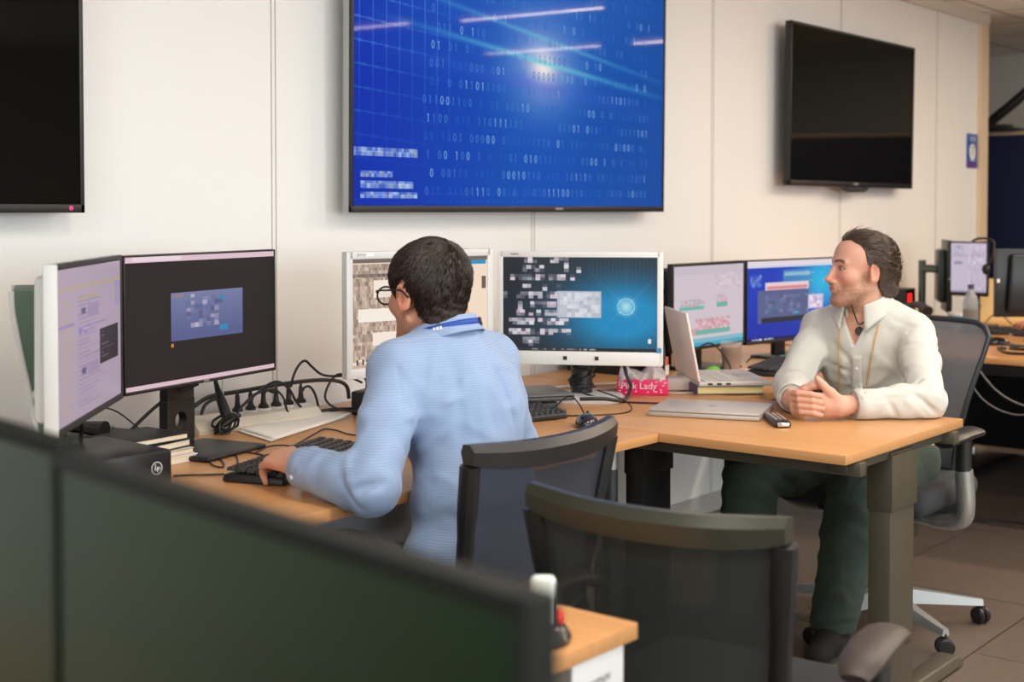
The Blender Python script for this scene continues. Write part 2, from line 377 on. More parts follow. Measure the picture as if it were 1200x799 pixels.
# near desk with phone and pedestal
t, L = desk('near beech desk corner holding the cordless phone', .45, 1.64, 1.10, 1.92, .74, M_woody, ())
MB().at(L).box((1.375, 1.49, .357), (.505, .74, .712), .004).build('cabinet', mat('taupe_cabinet', (92, 86, 78), .5), t)
MB().at(L).box((.52, 1.5, .357), (.05, .6, .714), .004).build('leg', M_darkmetal, t)
lb = MB().at(L).box((1.562, 1.118, .674), (.125, .006, .072), .0015).build('label_plate', M_white, t); lb['label'] = 'white label plate with scribbled writing'
LM = Matrix.Translation(Vector((1.555, 1.1145, .672)) - t.location) @ Matrix.Rotation(PI / 2, 4, 'X') @ Matrix.Rotation(.06, 4, 'Z')
lettering('label_writing', 'mmmuv', .022, LM, M_black, t)
# second near desk carrying the two dark monitors
t, L = desk('near desk below the two dark switched-off monitors', .30, 1.22, .0, 1.09, .74, M_woody, ())
for x in (.36, 1.16):
    for y in (.06, 1.03): MB().at(L).box((x, y, .357), (.05, .05, .714), .004).build('leg', M_darkmetal, t)
# pale cabinet under the corner of the desks
t = thing('side_cabinet', 'low beige cabinet standing under the desk corner beside the round leg', 'cabinet', (3.1, 2.62, 0), 0)
MB().box((0, 0, .31), (.40, .5, .60), .005).build('body', mat('beige_cabinet', (196, 176, 150), .5), t)
for z in (.16, .45): 
    d = MB().box((-.205, 0, z), (.015, .47, .27), .003).build('drawer', mat('beige_drawer', (186, 166, 140), .5), t)
    MB().box((-.222, 0, z + .08), (.018, .12, .012), .004).build('handle', M_metal, d)
# ================================================================= SCREEN PICTURES (what each display shows)
rng = np.random.RandomState(3)
def uv(nx, nz):
    u = (np.arange(nx) + .5) / nx; v = (np.arange(nz) + .5) / nz; return np.meshgrid(u, v)
def fill(nx, nz, c): return np.ones((nz, nx, 3)) * np.array(c) / 255.
def rect(a, u0, v0, u1, v1, c, al=1.0):
    nz, nx = a.shape[:2]; s = a[int(v0 * nz):max(int(v0 * nz) + 1, int(round(v1 * nz))), int(u0 * nx):max(int(u0 * nx) + 1, int(round(u1 * nx)))]
    s[:] = s * (1 - al) + np.array(c) / 255. * al
def pix(a, u0, v0, u1, v1, nu, nv, cols, al=1.0, keep=1.0):
    for i in range(nu):
        for j in range(nv):
            if rng.rand() > keep: continue
            c = np.array(cols[rng.randint(len(cols))]) * (0.85 + .3 * rng.rand())
            rect(a, u0 + (u1 - u0) * i / nu, v0 + (v1 - v0) * j / nv, u0 + (u1 - u0) * (i + 1) / nu, v0 + (v1 - v0) * (j + 1) / nv, np.clip(c, 0, 255), al)
def mixc(a, k, c):
    return a * (1 - k[..., None]) + np.array(c) / 255. * k[..., None]
def pic_wallscreen():
    nx, nz = 440, 250; a = fill(nx, nz, (8, 80, 182)); U, V = uv(nx, nz)
    a = mixc(a, np.clip(1 - U * 2.2, 0, 1) * .85, (0, 40, 176)); a = mixc(a, np.clip((U - .55) * 1.6, 0, 1) * .6, (8, 72, 140))
    a = mixc(a, np.clip((.6 - V) * 2, 0, 1) * .4 * np.clip(1.3 - np.abs(U - .45) * 2, 0, 1), (80, 128, 210))
    d = np.sqrt(((U - .545) * 1.1) ** 2 + ((V - .483) * .75) ** 2)
    a = mixc(a, np.exp(-(d / .13) ** 2) * .75, (178, 188, 230)); a = mixc(a, np.exp(-(d / .045) ** 2) * .95, (255, 245, 235))
    for (ua, va, ub, vb, wd, c, k) in ((.05, .375, .98, .545, .011, (110, 210, 225), .75), (.15, .28, .85, .45, .009, (110, 200, 220), .6), (.3, .52, .98, .62, .03, (70, 90, 210), .4)):
        line = va + (vb - va) * (U - ua) / (ub - ua); f = np.clip(1 - np.abs((U - .545)) * 1.9, 0, 1)
        a = mixc(a, np.exp(-((V - line) / wd) ** 2) * k * f, c)
    for i in range(8):
        g = .015 + i * .034; a = mixc(a, (np.abs(U - g) < .0016) * np.clip(1 - V * 1.1, 0, 1) * .6, (120, 190, 240))
    for i in range(12):
        g = .02 + i * .075; a = mixc(a, (np.abs(V - g - U * .12) < .0028) * np.clip(1 - U * 3.2, 0, 1) * np.clip(1.1 - V * 1.1, 0, 1) * .6, (120, 190, 240))
    rows = ((.0, .815, .165, .84, 24, 2), (.02, .888, .10, .908, 12, 2), (.02, .92, .155, .942, 18, 2), (.02, .956, .165, .978, 18, 2))
    for r in rows: pix(a, *r[:4], r[4], r[5], [(190, 205, 235), (120, 150, 220), (100, 130, 212), (160, 180, 230)], .75)
    return a
def pic_dell():
    a = fill(190, 110, (32, 26, 28)); rect(a, 0, 0, 1, .045, (232, 200, 214)); rect(a, .05, .008, .35, .035, (245, 222, 232)); rect(a, 0, .968, 1, 1, (228, 196, 208))
    U, V = uv(190, 110); k = ((U > .28) & (U < .765) & (V > .29) & (V < .665))
    a = mixc(a, k * 1.0, (88, 98, 146)); a = mixc(a, k * np.clip(1 - V * 1.6, 0, 1), (150, 155, 190))
    pix(a, .38, .31, .62, .57, 9, 9, [(185, 175, 195), (120, 125, 160), (90, 100, 145)], .8, .5); rect(a, .29, .30, .36, .33, (150, 130, 140))
    rect(a, .60, .345, .63, .37, (40, 140, 180)); rect(a, .60, .58, .66, .62, (50, 140, 190)); rect(a, .28, .69, .295, .71, (220, 140, 50)); return a
def pic_mail():
    a = fill(120, 150, (178, 160, 178)); U, V = uv(120, 150)
    a = mixc(a, np.clip(V - .3, 0, 1) * .25, (150, 140, 165)); rect(a, 0, .12, 1, .15, (190, 170, 120), .5); rect(a, .3, .2, .6, .22, (190, 165, 110), .7)
    for j in range(26):
        v = .2 + j * .029; rect(a, .3, v, .3 + .35 * rng.rand() + .1, v + .008, (150, 132, 165), .7); rect(a, .06, v, .14 + .1 * rng.rand(), v + .01, (190, 165, 115), .5)
    for v in (.28, .68): rect(a, .35, v, .42, v + .04, (95, 90, 130)); rect(a, .45, v - .02, .62, v + .06, (160, 140, 172))
    pix(a, .32, .4, .6, .47, 8, 4, [(140, 125, 185), (170, 150, 180)], .6, .6); rect(a, .03, .36, .25, .38, (140, 120, 190), .7)
    rect(a, .64, .46, .95, .71, (52, 44, 50)); [rect(a, .66, .48 + i * .03, .66 + .25 * rng.rand(), .488 + i * .03, (120, 110, 120), .6) for i in range(7)]
    rect(a, .9, .15, .99, .32, (150, 140, 190), .5); return a
def pic_tan():
    a = fill(150, 100, (252, 230, 206)); rect(a, 0, 0, 1, .035, (120, 105, 100)); rect(a, .8, .04, .985, .085, (40, 150, 200))
    pix(a, 0, .05, .32, 1, 22, 28, [(180, 155, 138), (196, 172, 154), (165, 142, 128), (206, 184, 164)], 1.0)
    rect(a, .15, .2, .32, .36, (255, 240, 224)); rect(a, .04, .46, .32, .58, (255, 246, 232)); rect(a, .14, .68, .32, .8, (255, 240, 224)); pix(a, 0, .14, .32, .17, 18, 1, [(120, 105, 100), (140, 120, 110)])
    pix(a, .0, .92, .33, .97, 24, 2, [(80, 70, 66), (200, 180, 160), (240, 220, 200)]); rect(a, .0, .97, 1, 1, (210, 180, 150)); rect(a, .955, .2, .985, .32, (110, 95, 80)); return a
def pic_star():
    nx, nz = 200, 125; a = fill(nx, nz, (38, 44, 52)); U, V = uv(nx, nz)
    k = np.exp(-(((U - .78) / .42) ** 2 + ((V - .62) / .42) ** 2) ** 1.2); a = mixc(a, np.clip(k * 1.15, 0, 1), (28, 142, 196))
    d = np.sqrt(((U - .8) * 1.6) ** 2 + (V - .52) ** 2); an = np.arctan2(V - .52, (U - .8) * 1.6)
    a = mixc(a, np.exp(-(d / .10) ** 4) * .75, (150, 215, 238)); a = mixc(a, np.exp(-(d / .045) ** 2) * .6, (225, 245, 250))
    ray_ = np.exp(-(np.abs(np.sin(an * 4)) / .05) ** 1) * np.exp(-d / .22); a = mixc(a, np.clip(ray_, 0, 1) * .5, (190, 230, 245))
    a = mixc(a, (np.abs(d - .085) < .006) * .5, (235, 250, 255))
    for i in range(36): a = mixc(a, (np.abs(U - .55 - i * .0125) < .002) * ((V < .22) | (V > .86)) * .25, (60, 130, 160))
    cell = [(205, 200, 212), (150, 145, 160), (110, 108, 122), (228, 205, 215), (90, 95, 108), (240, 235, 240)]
    for (u, v, nu, nv) in ((.14, .0, 3, 2), (.31, .0, 3, 2), (.4, .0, 1, 3), (.13, .09, 5, 2), (.4, .09, 1, 2), (.48, .1, 1, 2), (.05, .18, 8, 2), (.30, .18, 4, 2), (.44, .18, 1, 2), (.13, .29, 2, 1), (.26, .29, 1, 2), (.35, .29, 1, 2), (.0, .37, 1, 2), (.09, .37, 5, 2),
                       (.23, .37, 5, 2), (.18, .47, 6, 2), (.10, .47, 1, 5), (.09, .56, 4, 2), (.22, .56, 7, 2), (.04, .65, 6, 2), (.15, .65, 10, 2), (.04, .76, 6, 2), (.22, .76, 8, 2), (.13, .85, 4, 2), (.17, .88, 2, 2)):
        pix(a, u, v + .005, u + nu * .028, v + .005 + nv * .031, nu, nv, cell, .85, .85)
    rect(a, .355, .36, .64, .64, (190, 196, 210)); pix(a, .37, .38, .63, .63, 10, 6, [(222, 224, 232), (214, 216, 228), (228, 228, 236)], .55)
    rect(a, 0, .965, 1, 1, (40, 42, 46)); pix(a, .08, .97, .5, .985, 22, 1, [(120, 120, 125), (60, 62, 66)]); pix(a, .5, .97, .62, .985, 9, 1, [(150, 150, 150), (50, 50, 55)])
    rect(a, .94, .86, .962, .905, (235, 240, 245)); return a
def pic_charts():
    a = fill(130, 120, (216, 202, 212)); U, V = uv(130, 120); a = mixc(a, (V < .12) * .5, (196, 190, 206)); rect(a, 0, .955, 1, 1, (60, 170, 200)); rect(a, 0, .90, 1, .955, (90, 185, 205), .7)
    pix(a, .1, .42, .42, .5, 14, 4, [(222, 150, 160), (214, 180, 190), (150, 195, 190)], .55); rect(a, .08, .5, .42, .54, (110, 190, 175))
    pix(a, .6, .38, .75, .48, 7, 5, [(222, 150, 160), (214, 190, 196), (150, 195, 190)], .55); rect(a, .6, .48, .76, .53, (110, 185, 172))
    pix(a, .3, .66, .8, .8, 22, 5, [(226, 150, 160), (220, 172, 180), (214, 190, 196)], .7); rect(a, .3, .8, .8, .86, (110, 185, 172)); rect(a, .18, .78, .3, .86, (225, 150, 158), .7)
    pix(a, .5, .1, .95, .3, 12, 6, [(208, 196, 208), (218, 206, 216)], .4, .5); return a
def pic_blue():
    nx, nz = 170, 105; a = fill(nx, nz, (12, 60, 190)); U, V = uv(nx, nz); d = np.sqrt((U - .86) ** 2 + ((V - .28) * .7) ** 2)
    a = mixc(a, np.exp(-(d / .3) ** 2), (40, 190, 232)); a = mixc(a, np.clip(V - .55, 0, 1) * 1.2, (6, 34, 150)); rect(a, 0, 0, 1, .06, (240, 226, 236)); rect(a, 0, .06, 1, .09, (220, 222, 236))
    pix(a, .04, .18, .16, .32, 5, 5, [(120, 160, 230), (60, 100, 210), (200, 215, 240)], .5); rect(a, .40, .13, .74, .5, (70, 150, 200), .8); rect(a, .42, .16, .72, .2, (190, 215, 225), .7)
    rect(a, .2, .28, .70, .40, (236, 215, 222)); rect(a, .22, .33, .68, .36, (230, 140, 140)); rect(a, .12, .38, .70, .78, (90, 100, 145)); rect(a, .16, .72, .68, .78, (38, 44, 60))
    pix(a, .2, .44, .6, .66, 10, 6, [(120, 125, 165), (96, 105, 150), (80, 110, 150)], .7); rect(a, .52, .66, .58, .69, (60, 170, 210)); rect(a, .70, .46, .87, .64, (222, 205, 232)); pix(a, .72, .48, .86, .62, 5, 4, [(232, 215, 236), (205, 190, 225)])
    for i in range(26):
        u, v = .6 + .38 * rng.rand(), .1 + .6 * rng.rand(); rect(a, u, v, u + .008, v + .012, (150, 225, 250), .8)
    rect(a, 0, .965, 1, 1, (4, 22, 90)); pix(a, .03, .972, .3, .99, 24, 1, [(220, 225, 240), (10, 30, 90)]); return a
def pic_doc():
    a = fill(100, 120, (206, 194, 212)); pix(a, .1, .05, .35, .28, 6, 6, [(180, 172, 196), (150, 148, 176), (200, 190, 208)], .8); rect(a, .1, .38, .32, .43, (150, 145, 168)); rect(a, 0, .24, 1, .27, (190, 180, 200))
    pix(a, .5, .05, .98, .95, 9, 14, [(212, 200, 216), (198, 188, 206)], .5); rect(a, .6, .5, .95, .9, (200, 188, 206), .6); rect(a, 0, .96, 1, 1, (170, 160, 182)); return a

# ================================================================= WALL DISPLAYS
YS = 3.04
def wall_tv(label, x0, x1, z0, z1, tilt=0.0, frame=M_black, bezel=.012, depth=.03):
    cx = (x0 + x1) / 2; t = thing('wall_television', label, 'television', (cx, YB - .012, z0)); t.rotation_euler = (0, 0, 0)
    w_, h = x1 - x0, z1 - z0; R = Matrix.Rotation(math.radians(tilt), 4, 'X') @ Matrix.Translation((0, -(YB - .012 - YS), 0))
    MB().at(R).box((0, depth / 2 + .002, h / 2), (w_, depth, h), .004).build('casing', frame, t)
    b = MB().at(R)
    for sx in (-1, 1): b.box((sx * (w_ / 2 - bezel / 2), -.001, h / 2), (bezel, .012, h), .002)
    b.box((0, -.001, h - bezel / 2), (w_, .012, bezel), .002); b.box((0, -.001, bezel * .9), (w_, .012, bezel * 1.8), .002)
    b.build('bezel', M_black, t)
    MB().box((0, -.022, h / 2), (.5, .065, .35), .004).build('wall_bracket', M_dark, t)
    return t, R, w_, h
# left screen, switched off
t, R, W_, H_ = wall_tv('large wall television, switched off, cut by the left edge of the photo, red standby light', .16, 2.0, 1.333, 2.37)
MB().at(R).box((0, .0, H_ / 2), (W_ - .02, .004, H_ - .03)).build('screen', M_off, t, smooth=False)
MB().at(R).cyl((W_ / 2 - .04, -.007, .012), (W_ / 2 - .04, -.0085, .012), .005, 12).build('standby_light', mat('red_led', (230, 20, 70), .4, emit=3), t)
# centre screen, lit blue
t, R, W_, H_ = wall_tv('large lit wall television showing blue binary digits and a light flare', 2.935, 4.70, 1.333, 2.335, .5, M_alu)
# the digits on the blue picture
def digit_mesh():
    segs0 = []; n = 10
    for k in range(n): a = 2 * PI * k / n; segs0.append((math.cos(a), math.sin(a)))
    return segs0
D0 = digit_mesh()
def put_digit(mb, x, z, h, ch, th):
    w2 = h * .27
    if ch == '0':
        n = len(D0); vs = []
        for cx, cz in D0: vs += [(x + cx * w2, 0, z + cz * h / 2), (x + cx * (w2 - th), 0, z + cz * (h / 2 - th))]
        fs = [(2 * i, 2 * ((i + 1) % n), 2 * ((i + 1) % n) + 1, 2 * i + 1) for i in range(n)]; mb.add(vs, fs)
    else:
        mb.add([(x - th / 2, 0, z - h / 2), (x + th / 2, 0, z - h / 2), (x + th / 2, 0, z + h / 2), (x - th / 2, 0, z + h / 2)], [(0, 1, 2, 3)])
        mb.add([(x - th / 2, 0, z + h / 2), (x - h * .2, 0, z + h * .32), (x - h * .2 + th * .7, 0, z + h * .27), (x - th / 2, 0, z + h * .38)], [(0, 1, 2, 3)])
ROWS = ['101101110 1  0 1001 1001100100', '10 0000000   01 1 00 00 001011 1', '01 11001110010  0 10 1 1000100', '1 001 00000   1  01 011  01001', '000 10 10 100 1 0 00 100 01011', '0 1110 0 0  001  0 1  1  011011',
        '11011 0 1100  10  0 01101011100', '01 01 00  10110  101 0001000 1110', '0011001000 0010 10 000001100 0', '01 0 011011101010 10 10 1100101', '011001100 0 0110001001 101 000', '1100 011 110111101 10110 01101 01', '00 1001 00000 0000110110 01 1101 10', '1 00 100 1 0 1101 01011101100 0', '0 00110 1011 00010110 100 1011', '011 01101110 0010 0000011100']
bright, mid, dim = MB(), MB(), MB()
rr = random.Random(11)
for r_, row in enumerate(ROWS):
    z = .048 + (len(ROWS) - 1 - r_) * .0600; h = .0285
    row = row.replace('  ', ' ') + row[5:] ; x = -W_ / 2 + .33 + rr.random() * .05
    for i, ch in enumerate(row):
        xx = x + i * .0285
        if ch == ' ' or xx > W_ / 2 - .12: continue
        cl = .5 + .5 * math.sin(i * .42 + r_ * 1.9); q = rr.random() * .35 + cl * .75; tgt = bright if q > .85 else mid if q > .42 else dim
        put_digit(tgt, xx, z, h, ch, .0032)
for r_ in range(2):
    for i in range(44):
        x, z = -W_ / 2 + .36 + i * .027, .014 + r_ * .026; mid.add([(x - .0016, 0, z - .0016), (x + .0016, 0, z - .0016), (x + .0016, 0, z + .0016), (x - .0016, 0, z + .0016)], [(0, 1, 2, 3)])
ev, ef, ec = [], [], []
for b, c in ((bright, (128, 176, 226)), (mid, (66, 124, 204)), (dim, (30, 100, 196))):
    ef += [[q + len(ev) for q in f] for f in b.f]; ec += [c] * len(b.f); ev += [(v[0], -.0009, v[2]) for v in b.v]
sc = raster('screen', W_ - .024, H_ - .034, pic_wallscreen(), M_tv, t, extra=(ev, ef, ec)); sc.matrix_local = R @ Matrix.Translation((0, -.0035, .022))
lettering('maker_mark', 'MMMMM', .012, R @ Matrix.Translation((W_ * .10, -.0075, .011)) @ Matrix.Rotation(PI / 2, 4, 'X'), M_silver, t)
# right screen, off
t, R, W_, H_ = wall_tv('switched-off black wall television above the man in white', 5.775, 7.205, 1.457, 2.228, 0.6, M_black, .014, .026)
MB().at(R).box((0, .0, H_ / 2), (W_ - .02, .004, H_ - .03)).build('screen', M_off, t, smooth=False)
MB().at(R).tube([(-.16, .0, .004), (-.1, -.004, -.012), (.1, -.004, -.012), (.16, .0, .004)], [.006, .012, .012, .006], 8, sub=4).build('bottom_lip', M_dark, t)
lettering('maker_mark', 'MMMM', .018, R @ Matrix.Translation((0, -.0085, .014)) @ Matrix.Rotation(PI / 2, 4, 'X'), M_silver, t)
# floor sign on the end of the wall
t = thing('wall_sign', 'small blue MAX 7 occupancy sign near the end of the wall', 'sign', (8.33, YB - .004, 1.60))
MB().box((0, 0, .105), (.17, .004, .21), .001).build('board', mat('sign_blue', (28, 88, 178), .4), t)
MB().box((0, -.0025, .018), (.17, .002, .036)).build('purple_band', mat('sign_purple', (92, 62, 150), .4), t)
MB().lathe([(0, -.004), (.05, -.004), (.05, -.002)], (0, 0, .098), 28, axis='y').build('white_disc', mat('sign_white', (240, 240, 236), .5), t)
XR90 = Matrix.Rotation(PI / 2, 4, 'X')
lettering('big_number', '7', .085, Matrix.Translation((0, -.0055, .098)) @ XR90, M_black, t)
lettering('heading', 'MAX', .046, Matrix.Translation((0, -.0035, .175)) @ XR90, mat('sign_white', (240, 240, 236), .5), t)
lettering('small_print', 'MMMM MMMM', .016, Matrix.Translation((0, -.0035, .045)) @ XR90, mat('sign_white', (240, 240, 236), .5), t)
lettering('band_print', 'mmmmm', .018, Matrix.Translation((0, -.0045, .018)) @ XR90, mat('sign_pink', (190, 120, 190), .5), t)

# ================================================================= DESK MONITORS
def monitor(label, p0, p1, ztop, h, pic, frame, bz, stand, zdesk=.74, deep=.05, group=None, chin=None, lean=0.0, screenmat=None, off=None, backcol=None):
    cx, cy = (p0[0] + p1[0]) / 2, (p0[1] + p1[1]) / 2; w_ = math.hypot(p1[0] - p0[0], p1[1] - p0[1]); rz = math.atan2(p1[1] - p0[1], p1[0] - p0[0])
    t = thing('monitor', label, 'monitor', (cx, cy, zdesk), rz, group)
    zb = ztop - h - zdesk; chin = bz if chin is None else chin; S = Matrix.Translation((0, 0, zb + h / 2)) @ Matrix.Rotation(lean, 4, 'X') @ Matrix.Translation((0, 0, -h / 2))
    b = MB().at(S).box((0, .011, h / 2), (w_, .018, h), .003); b.box((0, .02 + deep * .4, h / 2), (w_ * .9, deep * .8, h * .86), .015, top=(.96, 1))
    b.build('casing', backcol or frame, t)
    b = MB().at(S)
    b.box((-w_ / 2 + bz / 2, 0, h / 2), (bz, .01, h), .002); b.box((w_ / 2 - bz / 2, 0, h / 2), (bz, .01, h), .002)
    b.box((0, 0, h - bz / 2), (w_ - bz, .01, bz), .002); b.box((0, 0, chin / 2), (w_ - bz, .0102, chin), .002); b.build('bezel', frame, t)
    if pic is not None:
        s_ = raster('screen', w_ - 2 * bz + .002, h - bz - chin + .002, pic, screenmat or M_screen, t); s_.matrix_local = S @ Matrix.Translation((0, -.0022, chin - .001))
    else: MB().at(S).box((0, -.001, (h - bz + chin) / 2), (w_ - 2 * bz, .003, h - bz - chin)).build('screen', off or M_offmatte, t, smooth=False)
    st = stand
    zc = zb + h * .45
    if st == 'dell':
        nk = MB(); poly = [(-.055, 0), (.055, 0), (.05, zc), (-.05, zc)]; hole = []
        # neck plate with a round cable hole, built as a ring of quads
        n = 24; outer = []; inner = []; hc = .075
        for k in range(n):
            a = 2 * PI * k / n + PI / 4; c_, s2 = math.cos(a), math.sin(a); q = .052 / max(abs(c_), abs(s2)); outer.append((c_ * q, hc + s2 * q)); inner.append((c_ * .022, hc + s2 * .022))
        vs = []
        for y in (.075, .10): vs += [(x, y, z) for x, z in outer] + [(x, y, z) for x, z in inner]
        fs = []
        for k in range(n):
            k2 = (k + 1) % n; fs += [(k, k2, n + k2, n + k), (2 * n + k, 3 * n + k, 3 * n + k2, 2 * n + k2), (n + k, n + k2, 3 * n + k2, 3 * n + k), (k, 2 * n + k, 2 * n + k2, k2)]
        nk.add(vs, fs); nk.box((0, .0875, (hc + .05 + zc) / 2), (.104, .025, zc - hc - .05), .003).box((0, .0875, .014), (.104, .025, .028), .003)
        nk.build('stand_neck', M_black, t); MB().box((0, .0, .006), (.235, .20, .012), .005).build('stand_base', M_black, t)
    elif st == 'small':
        MB().tube([(0, .07, .01), (0, .07, zc)], .022, 16).build('stand_column', M_black, t); MB().lathe([(0, 0), (.085, 0), (.085, .008), (.03, .016), (0, .016)], (0, .05, 0), 28).build('stand_base', M_silver, t)
    elif st == 'round':
        MB().tube([(0, .07, .01), (0, .07, zc)], .034, 20).build('stand_column', M_black, t)
        poly = [(.14 * math.copysign(abs(math.cos(a)) ** .7, math.cos(a)), .02 + .10 * math.copysign(abs(math.sin(a)) ** .7, math.sin(a))) for a in [2 * PI * k / 36 for k in range(36)]]
        MB().prism(poly, .010).prism([(x * .96, y * .96) for x, y in poly], .016).build('stand_base', M_silver, t)
    elif st == 'flat':
        MB().box((0, .065, zc / 2), (.07, .025, zc), .004).build('stand_neck', M_black, t); MB().box((0, .02, .006), (.24, .19, .012), .005).build('stand_base', M_black, t)
    return t, S, w_, h
def toward(px, d, s): return (px[0] + d[0] * s, px[1] + d[1] * s)
# wide dark-framed monitor left of the man in blue
t, S, w_, h = monitor('slim black monitor with a mostly black picture and small blue window', (1.84, 2.646), (2.404, 2.777), 1.236, .322, pic_dell(), M_black, .005, 'dell', chin=.008)
lettering('maker_mark', 'MMM', .009, S @ Matrix.Translation((0, -.0062, .004)) @ XR90, M_silver, t)
# silver-edged monitor, far left, seen at an angle
t, S, w_, h = monitor('silver-edged monitor at far left showing a pinkish mail page', (1.414, 2.25), (1.822, 2.628), 1.239, .325, pic_mail(), M_dark, .012, 'small', deep=.035, chin=.014, backcol=M_silver)
MB().at(S).box((-w_ / 2 - .003, .004, h / 2), (.006, .026, h), .002).build('silver_side_edge', M_silver, t)
# display seen from its edge behind it
t = thing('monitor', 'thin display seen edge-on with curved silver rim, behind the silver-edged monitor', 'monitor', (1.705, 2.77, .74), math.radians(58))
prof = [(-.002, .02), (.002, .10), (.016, .20), (.036, .30), (.050, .38), (.052, .425)]
b = MB()
vs = []; 
for (y, z) in prof: vs += [(-.13, -.012, z), (.13, -.012, z), (.13, y, z), (-.13, y, z)]
fs = [(0, 3, 2, 1), (20, 21, 22, 23)]
for i in range(len(prof) - 1):
    for k in range(4): a, c = 4 * i + k, 4 * i + (k + 1) % 4; fs.append((a, c, c + 4, a + 4))
b.add(vs, fs).build('casing', mat('green_grey_plastic', (74, 98, 84), .45), t)
for q in (-.13, .13): MB().tube([(q, y + .003, z) for y, z in prof], .006, 8, sub=3).build('silver_rim', M_silver, t)
MB().box((0, -.005, .01), (.14, .07, .02), .006).build('stand_base', M_silver, t)
for z in (.20, .165): MB().lathe([(.0, -.004), (.012, -.004), (.012, .004), (.007, .004)], (-.134, .004, z), 14, axis='x').build('audio_socket', M_silver, t)
# warm page monitor behind the man in blue
t, S, w_, h = monitor('silver monitor with a warm beige page behind the head of the man in blue', (2.559, 2.666), (3.072, 2.581), 1.227, .346, pic_tan(), M_silver, .021, 'round', chin=.028, deep=.045)
lettering('maker_mark', 'MMM', .012, S @ Matrix.Translation((-w_ / 2 + .05, -.0058, h - .010)) @ XR90, M_dark, t)
MB().at(S).box((-w_ / 2 + .065, -.0052, h - .009), (.05, .001, .010)).build('asset_sticker', M_white, t)
# silver monitor with star picture
t, S, w_, h = monitor('white-silver monitor showing a glowing star on blue with pixelated icons', (3.325, 2.771), (3.59, 2.319), 1.209, .358, pic_star(), M_white, .018, 'round', chin=.043, deep=.045)
MB().at(S).box((-.045, -.0062, .022), (.012, .002, .012)).box((.055, -.0062, .022), (.012, .002, .012)).build('chin_mark', M_dark, t)
lettering('maker_mark', 'MMM', .011, S @ Matrix.Translation((-w_ / 2 + .055, -.0058, h - .009)) @ XR90, M_dark, t)
MB().at(S).box((w_ / 2 - .012, -.0058, .05), (.016, .001, .016)).build('blue_sticker', mat('sticker_blue', (60, 150, 190), .4), t)
# cables wound round its column
cx, cy, cz = t.location; b = MB(); pts = []
for i in range(120):
    a = i * .42; r = .039 + .004 * math.sin(i * 1.3); pts.append((cx + math.cos(a) * r + .060, cy + math.sin(a) * r + .035, .775 + .10 * (.5 + .5 * math.sin(i * .11)) + .006 * math.sin(i * .9)))
b = MB().tube(pts, .0035, 6).build('coiled_cable', M_cable); base_at(b, (cx, cy, .77)); tag(b, 'black cable wound round the column of the white-silver star monitor', 'cable')
# two monitors on the back desk
t, S, w_, h = monitor('black monitor showing pale pages with small pink and teal charts', (4.2, 2.677), (4.715, 2.669), 1.143, .325, pic_charts(), M_black, .011, 'flat', zdesk=.737, chin=.012)
t, S, w_, h = monitor('black monitor with a bright blue desktop next to the chart monitor', (4.724, 2.667), (5.312, 2.579), 1.142, .335, pic_blue(), M_black, .006, 'flat', zdesk=.737, chin=.012)
# far desk displays
t, S, w_, h = monitor('far upright monitor with a pale document, a headset hanging on its corner', (6.9, 2.70), (6.9, 2.50), 1.178, .28, pic_doc(), M_black, .008, 'flat', chin=.02)
t2, S, w_, h = monitor('back of a large black monitor at the right edge on the far desk', (6.55, 1.55), (5.98, 2.14), 1.17, .30, None, M_black, .01, 'flat', backcol=mat('black_casing', (16, 17, 18), .35))
MB().at(S).box((.05, .062, .26), (.3, .004, .006)).build('vent_slot', M_dark, t2)
MB().at(S).box((w_ / 2 - .01, .022, .16), (.012, .004, .016)).build('white_tag', M_white, t2)
# edge-on monitor on a pole arm
t = thing('monitor', 'dark monitor seen edge-on, clamped to a pole arm beside the far document monitor', 'monitor', (7.11, 2.80, .80), math.radians(27))
MB().box((0, 0, .19), (.36, .022, .38), .004).box((0, .03, .19), (.26, .04, .28), .015, top=(.9, 1)).build('casing', mat('green_black_plastic', (38, 50, 48), .4), t)
MB().box((0, -.012, .19), (.34, .003, .355)).build('screen', M_offmatte, t, smooth=False)
MB().box((-.182, 0, .18), (.003, .012, .014)).build('white_tag', M_white, t)
t = thing('pole_clamp', 'grey pole clamp holding the edge-on far monitor', 'monitor stand', (7.10, 2.93, .74))
MB().cyl((0, 0, 0), (0, 0, .33), .02, 14).build('pole', mat('grey_green_metal', (95, 108, 104), .35, .4), t)
MB().lathe([(.05, 0), (.05, .015), (.02, .03)], (0, 0, 0), 18).build('clamp_base', M_dark, t)
MB().tube([(0, 0, .28), (.0, -.04, .285), (.02, -.08, .28)], .022, 10, sub=4).build('arm', mat('grey_green_metal', (95, 108, 104), .35), t)
# near monitors, switched off
M_fg = mat('green_black_bezel', (13, 17, 12), .6, spec=.2)
t, S, w_, h = monitor('near dark switched-off monitor filling the lower left foreground', (.626, .995), (.545, .43), 1.141, .34, None, M_fg, .012, 'flat', chin=.014, off=M_offmatte, deep=.012)
MB().at(S).box((-w_ / 2 + .012, -.007, .012), (.012, .003, .006)).build('power_button', M_silver, t)
t, S, w_, h = monitor('near dark switched-off monitor at the left edge, beside the larger foreground one', (.72, 1.575), (.642, 1.012), 1.145, .34, None, M_fg, .012, 'flat', chin=.014, off=M_offmatte, deep=.012)

